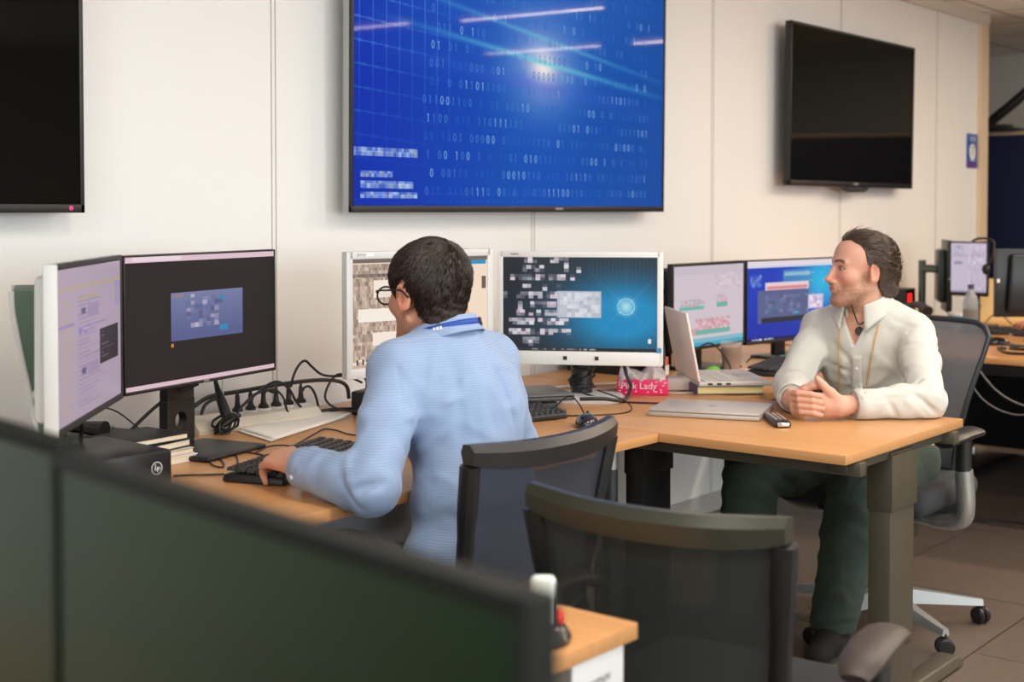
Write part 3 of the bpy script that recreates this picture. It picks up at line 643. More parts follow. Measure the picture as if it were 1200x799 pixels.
# ================================================================= KEYBOARDS, MICE, LAPTOPS
M_key = mat('key_caps', (40, 40, 42), .45); M_keylight = mat('key_caps_light', (150, 150, 150), .5)
def keyboard(label, c, rz, wd, dp, z, body=M_black, key=M_key, rows=6, cols=21):
    t = thing('keyboard', label, 'keyboard', (c[0], c[1], z), rz)
    MB().box((0, 0, .010), (wd, dp, .018), .006, top=(.985, .96)).build('body', body, t)
    b = MB(); g = wd * .96 / cols
    for r_ in range(rows):
        zz = .021 + .0016 * r_; y = -dp * .40 + r_ * dp * .158
        c_ = 0
        while c_ < cols:
            n = 1
            if r_ == 0 and c_ == 4: n = 6
            if c_ in (14, 18): c_ += .35; 
            b.box((-wd * .48 + (c_ + n / 2) * g, y, zz), (g * n * .86, dp * .13, .008), .0015, seg=1, top=(.85, .85)); c_ += n
    b.build('keys', key, t)
    MB().box((0, dp * .38, .004), (wd * .8, .012, .010), .002).build('rear_foot', body, t)
    return t
keyboard('black keyboard under the hand of the man in blue', (2.145, 2.385), math.radians(19.4), .45, .155, .74)
keyboard('black keyboard half hidden behind the man in blue', (2.94, 2.47), math.radians(-16), .43, .15, .74)
keyboard('black keyboard on the back desk behind the cup', (4.60, 2.455), math.radians(14), .44, .14, .737)
keyboard('black keyboard on the far desk under a hand', (6.62, 2.32), math.radians(-62), .40, .14, .74)
def mouse(label, c, rz, z=.74):
    t = thing('computer_mouse', label, 'mouse', (c[0], c[1], z), rz)
    MB().ell((0, 0, .008), (.032, .056, .028), 18, 12).build('shell', mat('glossy_black', (18, 18, 20), .15, coat=.6), t)
    MB().cyl((-.004, .026, .031), (.004, .026, .031), .008, 12).build('wheel', M_dark, t)
    return t
mouse('black computer mouse on the desk below the white-silver monitor', (3.05, 2.22), math.radians(-60))
mouse('small dark mouse on the far desk beside the grey office chair', (6.05, 2.15), math.radians(30))
M_lap = mat('laptop_silver', (190, 184, 178), .38, .25); M_laplid = mat('laptop_lid_wall_lit', (240, 230, 220), .4)  # lid colour lightened to carry the brightness bounced off the white wall
def hp_mark(parent, M, m, r=.012):
    b = MB().at(M)
    n = 28; vs = [(r * math.cos(2 * PI * k / n) * q, r * math.sin(2 * PI * k / n) * q, 0) for k in range(n) for q in (1, .86)]
    b.add(vs, [(2 * k, 2 * ((k + 1) % n), 2 * ((k + 1) % n) + 1, 2 * k + 1) for k in range(n)])
    for x, z0, z1 in ((-.35, -.35, .6), (-.02, -.35, .15), (.12, -.62, .2), (.48, -.3, .15)):
        b.add([(r * (x - .08), r * z0, 0), (r * (x + .08), r * z0, 0), (r * (x + .2), r * z1, 0), (r * (x + .04), r * z1, 0)], [(0, 1, 2, 3)])
    return b.build('round_logo', m, parent, smooth=False)
# closed silver laptop
t = thing('laptop', 'closed silver laptop lying flat near the remote control', 'laptop', (3.478, 2.075, .74), math.radians(-71))
MB().box((0, 0, .0075), (.325, .235, .013), .004).build('base', M_lap, t)
MB().box((0, 0, .0185), (.325, .235, .008), .003).build('lid', M_lap, t)
MB().cyl((-.13, .118, .016), (.13, .118, .016), .006, 10).build('hinge', M_dark, t)
hp_mark(t, Matrix.Translation((0, .0, .0226)), M_dark, .013)
# open laptop on a book
bk = thing('book', 'thick yellow-edged book with purple cover under the open laptop', 'book', (3.975, 2.345, .7405), math.radians(-45))
MB().box((0, 0, .014), (.215, .30, .022), .001).build('pages', mat('yellow_page_edges', (236, 224, 160), .8), bk)
MB().box((0, 0, .0012), (.222, .306, .0024), .0008).box((0, 0, .0268), (.222, .306, .0024), .0008).box((-.11, 0, .014), (.003, .306, .026), .001).build('cover', mat('purple_cover', (92, 78, 120), .5), bk)
t = thing('laptop', 'open silver laptop standing on the yellow-edged book', 'laptop', (3.975, 2.345, .7687), math.radians(-45))
MB().box((.015, .005, .008), (.245, .335, .015), .003, top=(.98, .98)).build('base', M_lap, t)
b = MB()
for i in range(6):
    for j in range(14): b.box((-.078 + i * .0185, -.135 + j * .0205, .0165), (.0150, .0170, .003), .0006, seg=1)
b.build('keys', mat('laptop_keys', (200, 196, 192), .5), t)
MB().box((.085, 0, .0160), (.06, .10, .0012), .0004).build('touchpad', mat('touchpad', (165, 158, 152), .35), t)
b = MB()
for y in (-.06, -.03, .0): b.box((y - .01, -.1632, .008), (.016, .002, .006))
b.build('side_port', M_black, t)
lid = MB().at(Matrix.Translation((-.105, .005, .016)) @ Matrix.Rotation(math.radians(-11), 4, 'Y')).box((0, 0, .113), (.008, .335, .226), .003).build('lid', M_laplid, t)
MB().at(Matrix.Translation((-.105, .005, .016)) @ Matrix.Rotation(math.radians(-11), 4, 'Y')).box((.0045, 0, .115), (.001, .318, .20)).build('screen', attr_mat('x', .3) if 0 else M_off, lid, smooth=False)
hp_mark(t, Matrix.Translation((-.105, .005, .016)) @ Matrix.Rotation(math.radians(-11), 4, 'Y') @ Matrix.Translation((-.0045, 0, .115)) @ Matrix.Rotation(-PI / 2, 4, 'Z') @ XR90, M_silver, .017)
# laptop on docking station half hidden by the man in blue
t = thing('laptop', 'closed dark laptop on a dock beside the right arm of the man in blue', 'laptop', (3.20, 2.60, .74), math.radians(-32))
MB().box((0, 0, .012), (.22, .17, .024), .006).build('dock', M_black, t)
MB().box((0, 0, .036), (.31, .22, .014), .005).build('base', mat('laptop_dark', (52, 54, 58), .4), t)
MB().box((0, 0, .0465), (.31, .22, .007), .003).build('lid', mat('laptop_dark_lid', (92, 90, 88), .35, .3), t)

# ================================================================= THINGS ON THE DESKS
# television remote
t = thing('remote_control', 'black television remote control beside the closed silver laptop', 'remote', (3.425, 1.832, .74), math.atan2(-.16, -.19) )
MB().box((0, 0, .010), (.17, .046, .018), .007, seg=3).build('body', mat('remote_black', (34, 32, 32), .3), t)
b = MB()
for i in range(9):
    for j in range(3): b.box((-.062 + i * .0135, -.0125 + j * .0125, .020), (.008, .008, .003), .001, seg=1)
b.build('buttons', mat('remote_buttons', (150, 130, 120), .5), t)
MB().box((.084, 0, .010), (.006, .034, .012), .003).build('silver_tip', M_chrome, t)
# cup of milk coffee
t = thing('glass_cup', 'clear cup of milky coffee on a paper napkin', 'cup', (4.475, 2.587, .7385))
gl = mat('clear_glass', (225, 222, 216), .08, alpha=.18, spec=.5)
MB().lathe([(0, .0), (.033, .0), (.035, .004), (.037, .05), (.0385, .052), (.042, .108), (.0405, .108), (.037, .054), (.0355, .052), (.0335, .006), (0, .006)], (0, 0, 0), 32).build('glass', gl, t)
MB().lathe([(0, .0065), (.033, .0065), (.0352, .053), (.0365, .056), (.0385, .088), (0, .088)], (0, 0, 0), 32).build('coffee', mat('milky_coffee', (160, 106, 64), .4), t)
np_ = MB().prism([(-.10, -.07), (.07, -.09), (.10, .05), (-.05, .085)], .0012).build('paper_napkin', mat('napkin', (246, 214, 200), .9)); np_.location = (4.47, 2.56, .7371); np_.rotation_euler = (0, 0, .4)
tag(np_, 'whitish paper napkin under the coffee cup', 'napkin')
# pink apple box with plastic wrap
t = thing('fruit_box', 'bright pink fruit box with clear wrap and an apple inside, Pink Lady lettering', 'fruit box', (3.72, 2.482, .74), math.radians(-56))
pk = mat('hot_pink_card', (232, 28, 100), .4, var=.12, scale=90)
MB().box((0, -.055, .026), (.165, .003, .05), .001).box((0, .055, .026), (.165, .003, .05), .001).box((-.081, 0, .026), (.003, .11, .05), .001).box((.081, 0, .026), (.003, .11, .05), .001).box((0, 0, .002), (.165, .11, .003), .001).build('tray', pk, t)
lettering('printed_name', 'Pink Lady', .030, Matrix.Translation((-.012, -.0575, .030)) @ XR90 @ Matrix.Shear('XY', 4, (.25, 0)) , M_white, t)
b = MB(); rr = random.Random(5)
for i in range(26):
    x, z = -.075 + .15 * rr.random(), .006 + .04 * rr.random()
    if -.06 < x < .04 and z > .015: continue
    b.box((x, -.0572, z), (.006, .001, .003))
b.build('white_print', M_white, t)
gw = MB()
def wrapf(u, v):
    a = PI * u; x = -.08 + .16 * v; r = .052 + .006 * math.sin(v * 17 + u * 9) + .005 * math.sin(v * 31 - u * 14)
    return (x * (1 - .12 * math.sin(a)), -math.cos(a) * r, .045 + math.sin(a) * (.036 + .012 * math.sin(v * 9 + 1) + .006 * math.sin(v * 23 + u * 11)))
gw.grid(wrapf, 14, 26)
solid(gw.build('clear_wrap', mat('clear_film', (245, 240, 240), .12, alpha=.38, spec=.8), t), .0006)
MB().lathe([(0, .008), (.018, .0), (.034, .018), (.037, .038), (.028, .058), (.008, .062), (0, .055)], (-.025, 0, .006), 20).lathe([(0, .008), (.018, .0), (.032, .018), (.034, .036), (.026, .054), (.008, .058), (0, .05)], (.04, .008, .006), 20).build('fruit', mat('yellow_red_apple', (220, 170, 90), .35, var=.25, scale=25), t)
# white adapter box
t = thing('adapter_box', 'small white power box on the desk behind the fruit box', 'box', (3.865, 2.46, .74), math.radians(-50))
MB().box((0, 0, .020), (.135, .075, .040), .004).build('body', mat('offwhite', (232, 226, 214), .45), t)
MB().box((.071, 0, .016), (.01, .02, .012), .002).build('plug', M_silver, t)
# books, boxes on the left of the long desk
t = thing('desktop_computer', 'black mini computer with round silver badge, lying left of the books', 'computer', (1.745, 2.585, .74), math.radians(-2))
MB().box((0, 0, .0395), (.17, .27, .078), .006).build('casing', mat('computer_black', (30, 29, 32), .4), t)
hp_mark(t, Matrix.Translation((.045, -.1365, .042)) @ XR90, M_silver, .014); MB().lathe([(0, -.0010), (.0105, -.0010), (.0105, .0)], (.045, -.1352, .042), 24, axis='y').build('badge_disc', M_dark, t)
t = thing('desk_telephone', 'dark office telephone with curved hand rest at the left of the long desk', 'telephone', (1.95, 2.93, .74), math.radians(20))
MB().box((0, 0, .025), (.24, .20, .04), .015, top=(.95, .8)).build('body', M_dark, t)
MB().tube([(-.08, -.09, .07), (-.08, -.03, .075), (-.08, .04, .075), (-.08, .10, .07)], [.024, .015, .015, .024], 10, sub=5).build('handset', M_black, t)
MB().box((.05, .03, .048), (.09, .05, .006), .002).build('display', mat('grey_display', (150, 156, 146), .3), t)
bk_spots = [('dark-covered thick book, topmost of the pile beside the mini computer', .045, .036, .205, .155, 50, (24, 22, 24), .115), ('black-covered book, second from the top of the pile beside the mini computer', .0, .030, .215, .16, 52, (20, 20, 22), .082),
            ('slim cream-edged book, third in the pile beside the mini computer', 0, .020, .20, .15, 56, (60, 56, 60), .060)]
z = .74
for lab, thk, cov, zt in (('white bundle of stapled papers at the bottom of the book pile', .017, (238, 234, 228), 0), ('slim book with cream page edges, second from the bottom of the pile', .014, (200, 190, 180), 0),
                     ('black-covered thick notebook, second from the top of the pile', .019, (22, 20, 22), 0), ('black-covered notebook, topmost of the pile beside the monitor neck', .016, (24, 22, 24), 0)):
    k = int(round((z - .74) * 50)); off = random.Random(k + 3).random() * .02 - .01
    t = thing('notebook', lab, 'book', (1.955 + off - k * .010, 2.715 + off, z + .0004), math.radians(4 + 4 * (k % 3)), 'pile of books and papers')
    MB().box((0, 0, thk / 2), (.18 - .004, .15 - .004, thk - .005), .001).build('pages', mat('cream_pages', (236, 226, 204), .85, var=.08, scale=200, stretch=(.02, .02, 3)), t)
    MB().box((0, 0, .0013), (.18, .15, .0024), .0006).box((0, 0, thk - .0014), (.18, .15, .0024), .0006).build('cover', mat('cover_%d_%d' % (cov[0], k), cov, .55), t)
    z += thk + .0006
# white paper sheets in front of the socket strip
PA, PB, PC_, PD = [Vector(meet(x, y, 'z', .743)) for x, y in ((281, 503), (322, 515.6), (411, 487), (360, 484.5))]
for i, lab in enumerate(('white paper sheet lying in front of the socket strip, upper sheet', 'white paper sheet under the other, nearer the monitor stand')):
    b = MB()
    def pf(u, v):
        q = PA.lerp(PD, v).lerp(PB.lerp(PC_, v), u); zz = .7436 + (.0012 + .012 * max(0, v - .72) ** 2 * 6 + .0015 * math.sin(v * 7 + u * 3) ** 2) * (1 - i)
        return (q.x - .018 * i, q.y - .006 * i, zz - .0008 * i)
    b.grid(pf, 8, 18); o = solid(b.build('paper_sheet', M_paper), .0008); base_at(o, (2.5, 2.82, .742)); tag(o, lab, 'paper', 'paper sheets on the long desk')
# socket strip
t = thing('socket_strip', 'beige slanted power socket strip along the wall behind the papers', 'socket strip', (2.50, 2.965, .74), math.radians(-2))
poly = [(-.05, 0), (.05, 0), (.05, .036), (.02, .036), (-.03, .030), (-.05, .010)]
MB().prism(poly, .43, Matrix.Translation((-.23, 0, 0)) @ Matrix.Rotation(PI / 2, 4, 'Z') @ Matrix.Rotation(PI / 2, 4, 'X') @ Matrix.Identity(4)).build('housing', mat('beige_plastic', (226, 216, 198), .45), t)
socks = []
for i in range(6):
    x = -.052 + i * .047; MB().lathe([(0, .038), (.019, .038), (.021, .0365), (.021, .034)], (x, .02, 0), 20).build('socket', M_white, t); socks.append(Vector((2.50 + x, 2.985, .7785)))
# plugs with cables
for i, s in enumerate(socks):
    pt = thing('power_plug', 'black mains plug, %s from the left in the socket strip' % ('first', 'second', 'third', 'fourth', 'fifth', 'last')[i], 'plug', tuple(s), 0, 'black mains plugs in the socket strip')
    MB().lathe([(.0, 0), (.0150, 0), (.0155, .006), (.0085, .014), (.0065, .03), (.0058, .042), (.0030, .056)], (0, 0, 0), 14).build('body', M_black, pt)
    MB().lathe([(.0060, .03), (.0074, .032), (.0060, .034), (.0074, .037), (.0060, .039), (.0070, .042), (.0055, .045)], (0, 0, 0), 12).build('strain_relief', M_dark, pt)
def S_(i, dz=.055): return (socks[i].x, socks[i].y, socks[i].z + dz)
def TW(pts, y): return [meet(199 + a / 4.87, 399 + b / 4.87, 'y', y) for a, b in pts]
def TD(pts, z=.743): return [meet(199 + a / 4.87, 399 + b / 4.87, 'z', z) for a, b in pts]
def plugtop(i): return (socks[i].x, socks[i].y, socks[i].z + .056)
cable('power_cable', 'thick black cable running along the wall above the plugs', TW([(60, 420), (130, 380), (230, 320), (400, 290), (560, 262), (700, 240), (850, 226), (960, 232), (1010, 262), (1022, 330)], 3.06), .0062)
cable('power_cable', 'black cable looping high from the fifth plug towards the warm page monitor', [plugtop(4)] + TW([(692, 260), (702, 215), (730, 150), (770, 115), (812, 150), (860, 190), (920, 203), (1005, 200)], 2.99), .0038)
cable('power_cable', 'black cable arching from the last plug down to the desk', [plugtop(5)] + TW([(752, 290), (768, 268), (795, 262), (822, 292), (842, 350), (851, 412)], 2.96), .0038)
cable('power_cable', 'black cable crossing in a tall arch in front of the plugs', TW([(372, 455), (400, 390), (480, 315), (560, 252), (620, 236), (680, 276), (720, 345), (770, 400), (822, 424)], 2.945), .0038)
cable('power_cable', 'black cable bending left from the fourth plug', [plugtop(3)] + TW([(590, 292), (560, 284), (520, 290), (470, 318), (430, 358), (402, 384)], 2.965), .0045)
cable('power_cable', 'thin black cable dropping between the fourth and fifth plugs to the papers', TW([(540, 300), (570, 280), (612, 285), (650, 330), (666, 390), (690, 428), (712, 443)], 2.93), .003)
cable('power_cable', 'short black cable rising from the third plug', [plugtop(2)] + TW([(543, 290), (552, 258)], 2.98), .0032)
cable('power_cable', 'short stiff black cable rising from the first plug', [plugtop(0)] + TW([(386, 325), (383, 308)], 2.985), .0045)
cable('power_cable', 'short black cable bent above the second plug', [plugtop(1)] + TW([(470, 335), (474, 318)], 2.985), .0035)
cable('power_cable', 'black cable dropping in an arch near the monitor neck', TW([(285, 335), (245, 338), (200, 370), (176, 435)], 3.04), .005)
cable('thin_white_cable', 'thin white cable hanging down the wall above the bundled plug', TW([(300, 215), (300, 270), (305, 330)], 3.05), .003, M_wcable)
bx_, by_, bz_ = meet(199 + 322 / 4.87, 399 + 470 / 4.87, 'y', 2.90)
b = MB(); pts = []
for i in range(60):
    a = i * .63; pts.append((bx_ + .030 * math.cos(a) + .006 * math.sin(i), by_ + .02 * math.sin(a * .7), bz_ + .022 * math.sin(a * 1.07) + .004 * math.cos(i)))
b.tube(pts, .0038, 6); b.tube([(bx_, by_, bz_ + .02), (bx_ - .008, by_ + .01, bz_ + .06), (bx_ - .012, by_ + .02, bz_ + .09), (bx_ - .014, by_ + .03, bz_ + .12)], [.015, .013, .008, .004], 10, sub=3)
o = b.build('bundled_cable', M_cable); base_at(o, (bx_, by_, .745)); tag(o, 'knotted bundle of black cable with plug beside the monitor base', 'cable')
cable('keyboard_cable', 'thin black cable curving behind the keyboard towards the papers', TD([(490, 640), (560, 605), (640, 597), (700, 600), (760, 570), (830, 530), (880, 505), (950, 512), (1012, 532), (1060, 540)]), .0020)
cable('keyboard_cable', 'thin black cable curling between the monitor base and the keyboard', TD([(235, 640), (300, 690), (305, 722), (255, 715), (232, 690), (262, 652), (310, 632), (380, 628), (460, 640), (545, 656)]), .0020)
cable('keyboard_cable', 'thin black cable looped beside the rear of the keyboard', TD([(350, 620), (378, 650), (388, 690), (384, 722)]), .0020)
cable('keyboard_cable', 'thin black cable leading left from the corner of the keyboard', TD([(310, 762), (200, 766), (90, 768), (20, 772)]), .0022)
cable('monitor_cable', 'black cable from the neck of the black monitor down to the desk', [(2.14, 2.76, .905), (2.07, 2.80, .87), (2.0, 2.84, .80), (1.98, 2.86, .75)], .0045)
cable('monitor_cable', 'black cable hanging from the silver-edged monitor', [(1.70, 2.60, .905), (1.74, 2.66, .86), (1.76, 2.70, .79), (1.79, 2.75, .79)], .0045)
cable('monitor_cable', 'thin grey cable arching across behind the two left monitors', [(1.72, 2.72, .83), (1.85, 2.85, .86), (2.0, 2.92, .84), (2.1, 2.9, .76), (2.15, 2.85, .745)], .002)
for i, (dx, dz) in enumerate(((0, 0), (.03, .01), (.06, -.005), (.02, .02))):
    cable('loose_cable', ('black cable in the heap at the left edge, arching highest', 'black cable in the heap at the left edge, lying in the middle', 'pale cable in the heap at the left edge', 'black cable in the heap at the left edge, furthest back')[i],
          [(1.46 + dx, 3.06, .80 + dz), (1.58 + dx, 2.98, .83 + dz * 2 + (.03 if i == 0 else 0)), (1.66 + dx, 2.92, .82 + dz), (1.74, 2.86 - dx, .80 + dz)], .005, M_wcable if i == 2 else M_cable, 'heap of cables at the left edge')
# behind the warm page monitor
t = thing('power_adapter', 'black power adapter block beside the warm page monitor', 'adapter', (2.83, 2.86, .74), .3)
MB().box((0, 0, .035), (.09, .06, .07), .006).build('body', M_black, t); MB().tube([(0, 0, .07), (.0, .0, .10), (-.02, .02, .13)], .006, 8, sub=3).build('cord_stub', M_cable, t)
cable('loose_cable', 'black cable curling down beside the power adapter', [(2.83, 2.88, .83), (2.75, 2.90, .86), (2.70, 2.90, .80), (2.74, 2.88, .76), (2.82, 2.83, .75)], .0035)
cable('loose_cable', 'black cable lying along the desk behind the papers', [(2.66, 2.95, .748), (2.75, 2.92, .755), (2.85, 2.90, .748), (2.95, 2.84, .748)], .006)
# cables round the star monitor
cable('monitor_cable', 'thick black cable hanging in a loop from the white-silver monitor', [(3.545, 2.44, .87), (3.565, 2.44, .82), (3.56, 2.42, .78), (3.48, 2.39, .752), (3.38, 2.40, .765), (3.33, 2.45, .765)], .006)
cable('mouse_cable', 'thin black cable of the mouse below the white-silver monitor', [(3.09, 2.25, .755), (3.13, 2.31, .79), (3.15, 2.36, .80), (3.12, 2.40, .76), (3.10, 2.44, .746), (3.2, 2.5, .75)], .0022)
cable('loose_cable', 'thin black cable running right across the desk to the closed laptop', [(3.45, 2.56, .77), (3.48, 2.44, .745), (3.52, 2.33, .743), (3.58, 2.25, .743), (3.63, 2.28, .743), (3.65, 2.26, .743)], .003)
cable('loose_cable', 'thin black cable looping round the base of the white-silver monitor', [(3.22, 2.50, .762), (3.14, 2.42, .744), (3.20, 2.32, .743), (3.33, 2.27, .743), (3.40, 2.33, .762), (3.38, 2.42, .79)], .0022)
cable('loose_cable', 'black cable leading left under the dark laptop', [(3.36, 2.52, .765), (3.25, 2.48, .77), (3.12, 2.50, .75), (3.05, 2.52, .745)], .003)
cable('thin_white_cable', 'white cable lying behind the white-silver monitor, upper one', [(3.45, 2.78, .745), (3.7, 2.75, .745), (3.85, 2.66, .745), (3.98, 2.6, .745)], .004, M_wcable)
cable('thin_white_cable', 'white cable lying behind the white-silver monitor, lower one', [(3.40, 2.70, .745), (3.6, 2.66, .745), (3.72, 2.60, .745), (3.80, 2.62, .745)], .004, M_wcable)
cable('thin_white_cable', 'thin white cable from the small power box towards the fruit box', [(3.80, 2.50, .75), (3.76, 2.40, .743), (3.86, 2.33, .743)], .002, M_wcable)

# shelf unit with gear between the monitors
t = thing('equipment_rack', 'dark open rack of electronic gear between the white monitor and the chart monitor', 'rack', (4.25, 2.94, .737))
MB().box((-.155, 0, .19), (.012, .26, .38), .002).box((.155, 0, .19), (.012, .26, .38), .002).box((0, .12, .19), (.3, .012, .38), .002).box((0, 0, .375), (.32, .26, .012), .002).box((0, 0, .008), (.32, .26, .014), .002).build('frame', M_black, t)
for k, (z, c) in enumerate(((.035, (60, 30, 30)), (.085, (40, 42, 44)), (.14, (30, 34, 30)), (.20, (52, 44, 38)), (.26, (28, 28, 30)), (.32, (40, 40, 42)))):
    d = MB().box((0, -.02, z), (.28, .20, .036), .004).build('device', mat('device_%d' % k, c, .45), t)
    b = MB(); [b.box((-.12 + i * .03, -.122, z), (.012, .004, .012 + .008 * (i % 2)), .001, seg=1) for i in range(9)]; b.build('front_ports', mat('port_%d' % (k % 3), ((150, 50, 40), (150, 150, 120), (90, 110, 80))[k % 3], .4), d)
t = thing('storage_box', 'small orange and white cardboard box standing before the equipment rack', 'box', (4.14, 2.70, .737), .3)
MB().box((0, 0, .035), (.10, .06, .07), .003).build('carton', mat('orange_card', (205, 92, 52), .6), t); MB().box((0, -.0312, .022), (.1, .001, .035)).build('white_label', M_white, t)
cable('loose_cable', 'black cable leaning down between the white monitor and the open laptop', [(4.10, 2.66, .93), (4.03, 2.60, .84), (3.97, 2.56, .76), (3.96, 2.53, .745)], .006)
cable('loose_cable', 'black cable curling left of the coffee cup', [(4.28, 2.66, .80), (4.33, 2.60, .85), (4.37, 2.56, .81), (4.36, 2.52, .75), (4.28, 2.50, .742)], .0035)
cable('thin_white_cable', 'white cable sloping between the stands of the two back monitors', [(4.62, 2.72, .745), (4.78, 2.74, .78), (4.92, 2.76, .82), (5.02, 2.78, .84)], .006, M_wcable)
cable('loose_cable', 'thin black cable curled beside the stand of the blue desktop monitor', [(4.70, 2.60, .742), (4.76, 2.56, .745), (4.83, 2.58, .742), (4.80, 2.66, .76), (4.72, 2.66, .742)], .003)
cable('orange_cord', 'orange cord lying in a loop beside the coffee cup', [(4.27, 2.50, .742), (4.32, 2.52, .744), (4.37, 2.50, .742), (4.42, 2.49, .742), (4.47, 2.46, .742)], .005, mat('orange_rubber', (226, 104, 52), .5))
t = thing('sponge', 'bright green rounded case lying left of the coffee cup', 'case', (4.30, 2.56, .737), .5)
MB().ell((0, 0, .016), (.055, .03, .016), 18, 10).build('body', mat('lime_green', (112, 205, 40), .5), t); t.name = 'green_case'
MB().ell((.02, 0, .024), (.02, .015, .010), 12, 8).build('button', mat('lime_dark', (80, 160, 30), .5), t)
t = thing('telephone_handset', 'black wired mouse-like rest in front of the back keyboard', 'wrist rest', (4.49, 2.29, .737), .25)
MB().box((0, 0, .012), (.34, .05, .022), .010, seg=3).build('pad', M_black, t); t.name = 'wrist_rest'; t['label'] = 'black padded wrist rest in front of the keyboard on the back desk'
MB().box((0, 0, .0015), (.33, .045, .003), .001).build('rubber_base', M_dark, t)
o = MB().prism([(-.10, -.05), (.09, -.06), (.10, .05), (-.09, .06)], .001).build('paper_sheet', M_paper); o.location = (4.30, 2.44, .7372); o.rotation_euler = (0, 0, .7); tag(o, 'loose white paper between the open laptop and the back keyboard', 'paper')
o = MB().prism([(-.03, -.02), (.03, -.025), (.035, .02), (-.025, .03)], .006).build('teal_note', mat('teal_foil', (120, 190, 195), .4)); o.location = (4.90, 2.60, .749); tag(o, 'small crumpled teal and white wrapper on the stand base of the blue desktop monitor', 'wrapper')

# near desk: cordless phone on its charger
t = thing('cordless_phone', 'pale cordless phone standing upright in its dark charger on the near desk corner', 'phone', (1.485, 1.155, .74), math.radians(-50.8))
MB().lathe([(0, 0), (.038, 0), (.040, .008), (.032, .022), (.024, .026), (0, .026)], (0, 0, 0), 24, sy=1.15).build('charger', mat('dark_gloss', (44, 40, 40), .25), t)
MB().at(Matrix.Translation((0, 0, .015)) @ Matrix.Rotation(math.radians(-6), 4, 'X')).box((0, 0, .038), (.036, .022, .076), .009, seg=3).build('handset', mat('pale_grey_green', (206, 214, 206), .35), t)
MB().at(Matrix.Translation((0, 0, .015)) @ Matrix.Rotation(math.radians(-6), 4, 'X')).box((.018, 0, .036), (.004, .014, .06), .002).build('dark_side_band', M_dark, t)
MB().ell((.023, .004, .030), (.007, .010, .014), 12, 8).build('red_button', mat('red_plastic', (225, 35, 28), .35), t)

# far desk details
def bottle(label, loc):
    t = thing('water_bottle', label, 'bottle', loc)
    MB().lathe([(0, 0), (.034, 0), (.036, .01), (.036, .15), (.030, .175), (.014, .20), (.014, .215)], (0, 0, 0), 20).build('body', mat('clear_plastic', (190, 205, 215), .15, alpha=.55), t)
    MB().lathe([(.0368, .02), (.0368, .115)], (0, 0, 0), 20).build('label_band', mat('grey_label', (132, 134, 132), .6), t); MB().lathe([(0, .235), (.015, .235), (.015, .212)], (0, 0, 0), 14).build('cap', mat('purple_cap', (74, 70, 120), .4), t)
bottle('clear water bottle with grey label on the far desk', (6.60, 2.475, .74))
t = thing('folder', 'cream cardboard folder standing behind the water bottle', 'folder', (7.15, 2.52, .74), math.radians(-55))
MB().box((0, 0, .12), (.26, .02, .24), .002).build('board', mat('cream_card', (226, 196, 130), .7), t); MB().box((-.0, -.0105, .12), (.24, .001, .2)).build('front_sheet', mat('cream_sheet', (232, 206, 146), .7), t)
t = thing('mug', 'small white and blue mug beside the far telephone', 'mug', (6.78, 2.62, .74), .5)
MB().lathe([(0, 0), (.036, 0), (.038, .005), (.038, .08), (.035, .08), (.035, .008), (0, .008)], (0, 0, 0), 22).build('body', M_white, t)
MB().lathe([(.0385, .02), (.0385, .065)], (0, 0, 0), 22).build('blue_print', mat('mug_blue', (50, 150, 200), .4), t); MB().tube([(.036, 0, .065), (.062, 0, .06), (.062, 0, .03), (.036, 0, .02)], .005, 8, sub=4).build('handle', M_white, t)
t = thing('desk_telephone', 'dark desk telephone on the far desk behind the shoulder of the man in white', 'telephone', (6.72, 2.74, .74), math.radians(-40))
MB().box((0, 0, .03), (.18, .20, .05), .012, top=(.9, .7)).build('body', M_dark, t); MB().tube([(-.06, -.11, .09), (-.06, -.04, .115), (-.06, .04, .115), (-.06, .11, .09)], [.03, .018, .018, .03], 12, sub=5).build('handset', M_dark, t)
t = thing('alarm_box', 'black box with small red light by the wall behind the man in white', 'box', (7.00, 3.0, .74))
MB().box((0, 0, .09), (.13, .1, .18), .006).build('body', M_black, t); MB().box((-.02, -.052, .13), (.05, .004, .05), .002).build('red_light', mat('red_glow', (225, 30, 30), .4, emit=1.0), t); MB().box((-.04, -.052, .05), (.04, .004, .04), .002).build('blue_sticker', mat('blue_stick', (40, 60, 190), .4), t)
t = thing('headset', 'black headset hanging from the corner of the far document monitor', 'headset', (6.86, 2.49, 1.05))
MB().tube([(.0, .0, .0), (.0, -.03, .07), (.02, -.02, .135), (.03, .05, .145), (.03, .09, .13)], .006, 8, sub=6).build('headband', M_black, t)
MB().ell((0, .005, -.01), (.018, .022, .028), 14, 10).build('ear_cushion', M_black, t)
t = thing('plant_figure', 'small dark round clutter piece beside the water bottle', 'ornament', (7.0, 2.60, .74)); t.name = 'round_ornament'
MB().ell((0, 0, .10), (.028, .028, .03), 14, 10).build('head', mat('teal_dark', (60, 100, 96), .5), t); MB().lathe([(.03, 0), (.012, .02), (.012, .07)], (0, 0, 0), 14).build('stem', M_dark, t); t['label'] = 'small teal round ornament on a stem beside the water bottle'
fc = [((5.60, 2.02), 'nearest the desk edge'), ((5.72, 1.98), 'lying over the others'), ((5.85, 2.05), 'in the middle of the tangle'), ((5.98, 2.0), 'furthest back in the tangle')]
for i, ((x, y), s) in enumerate(fc):
    rr = random.Random(i + 20); pts = [(x + .09 * math.cos(k * 1.1 + i) + rr.random() * .05, y - .02 - k * .055 + .07 * math.sin(k * 1.3), .746 + .018 * rr.random() + .008 * i) for k in range(11)]
    cable('tangled_cable', 'black cable tangled on the far desk, ' + s, pts, .006, None, 'tangle of cables on the far desk', sub=6)
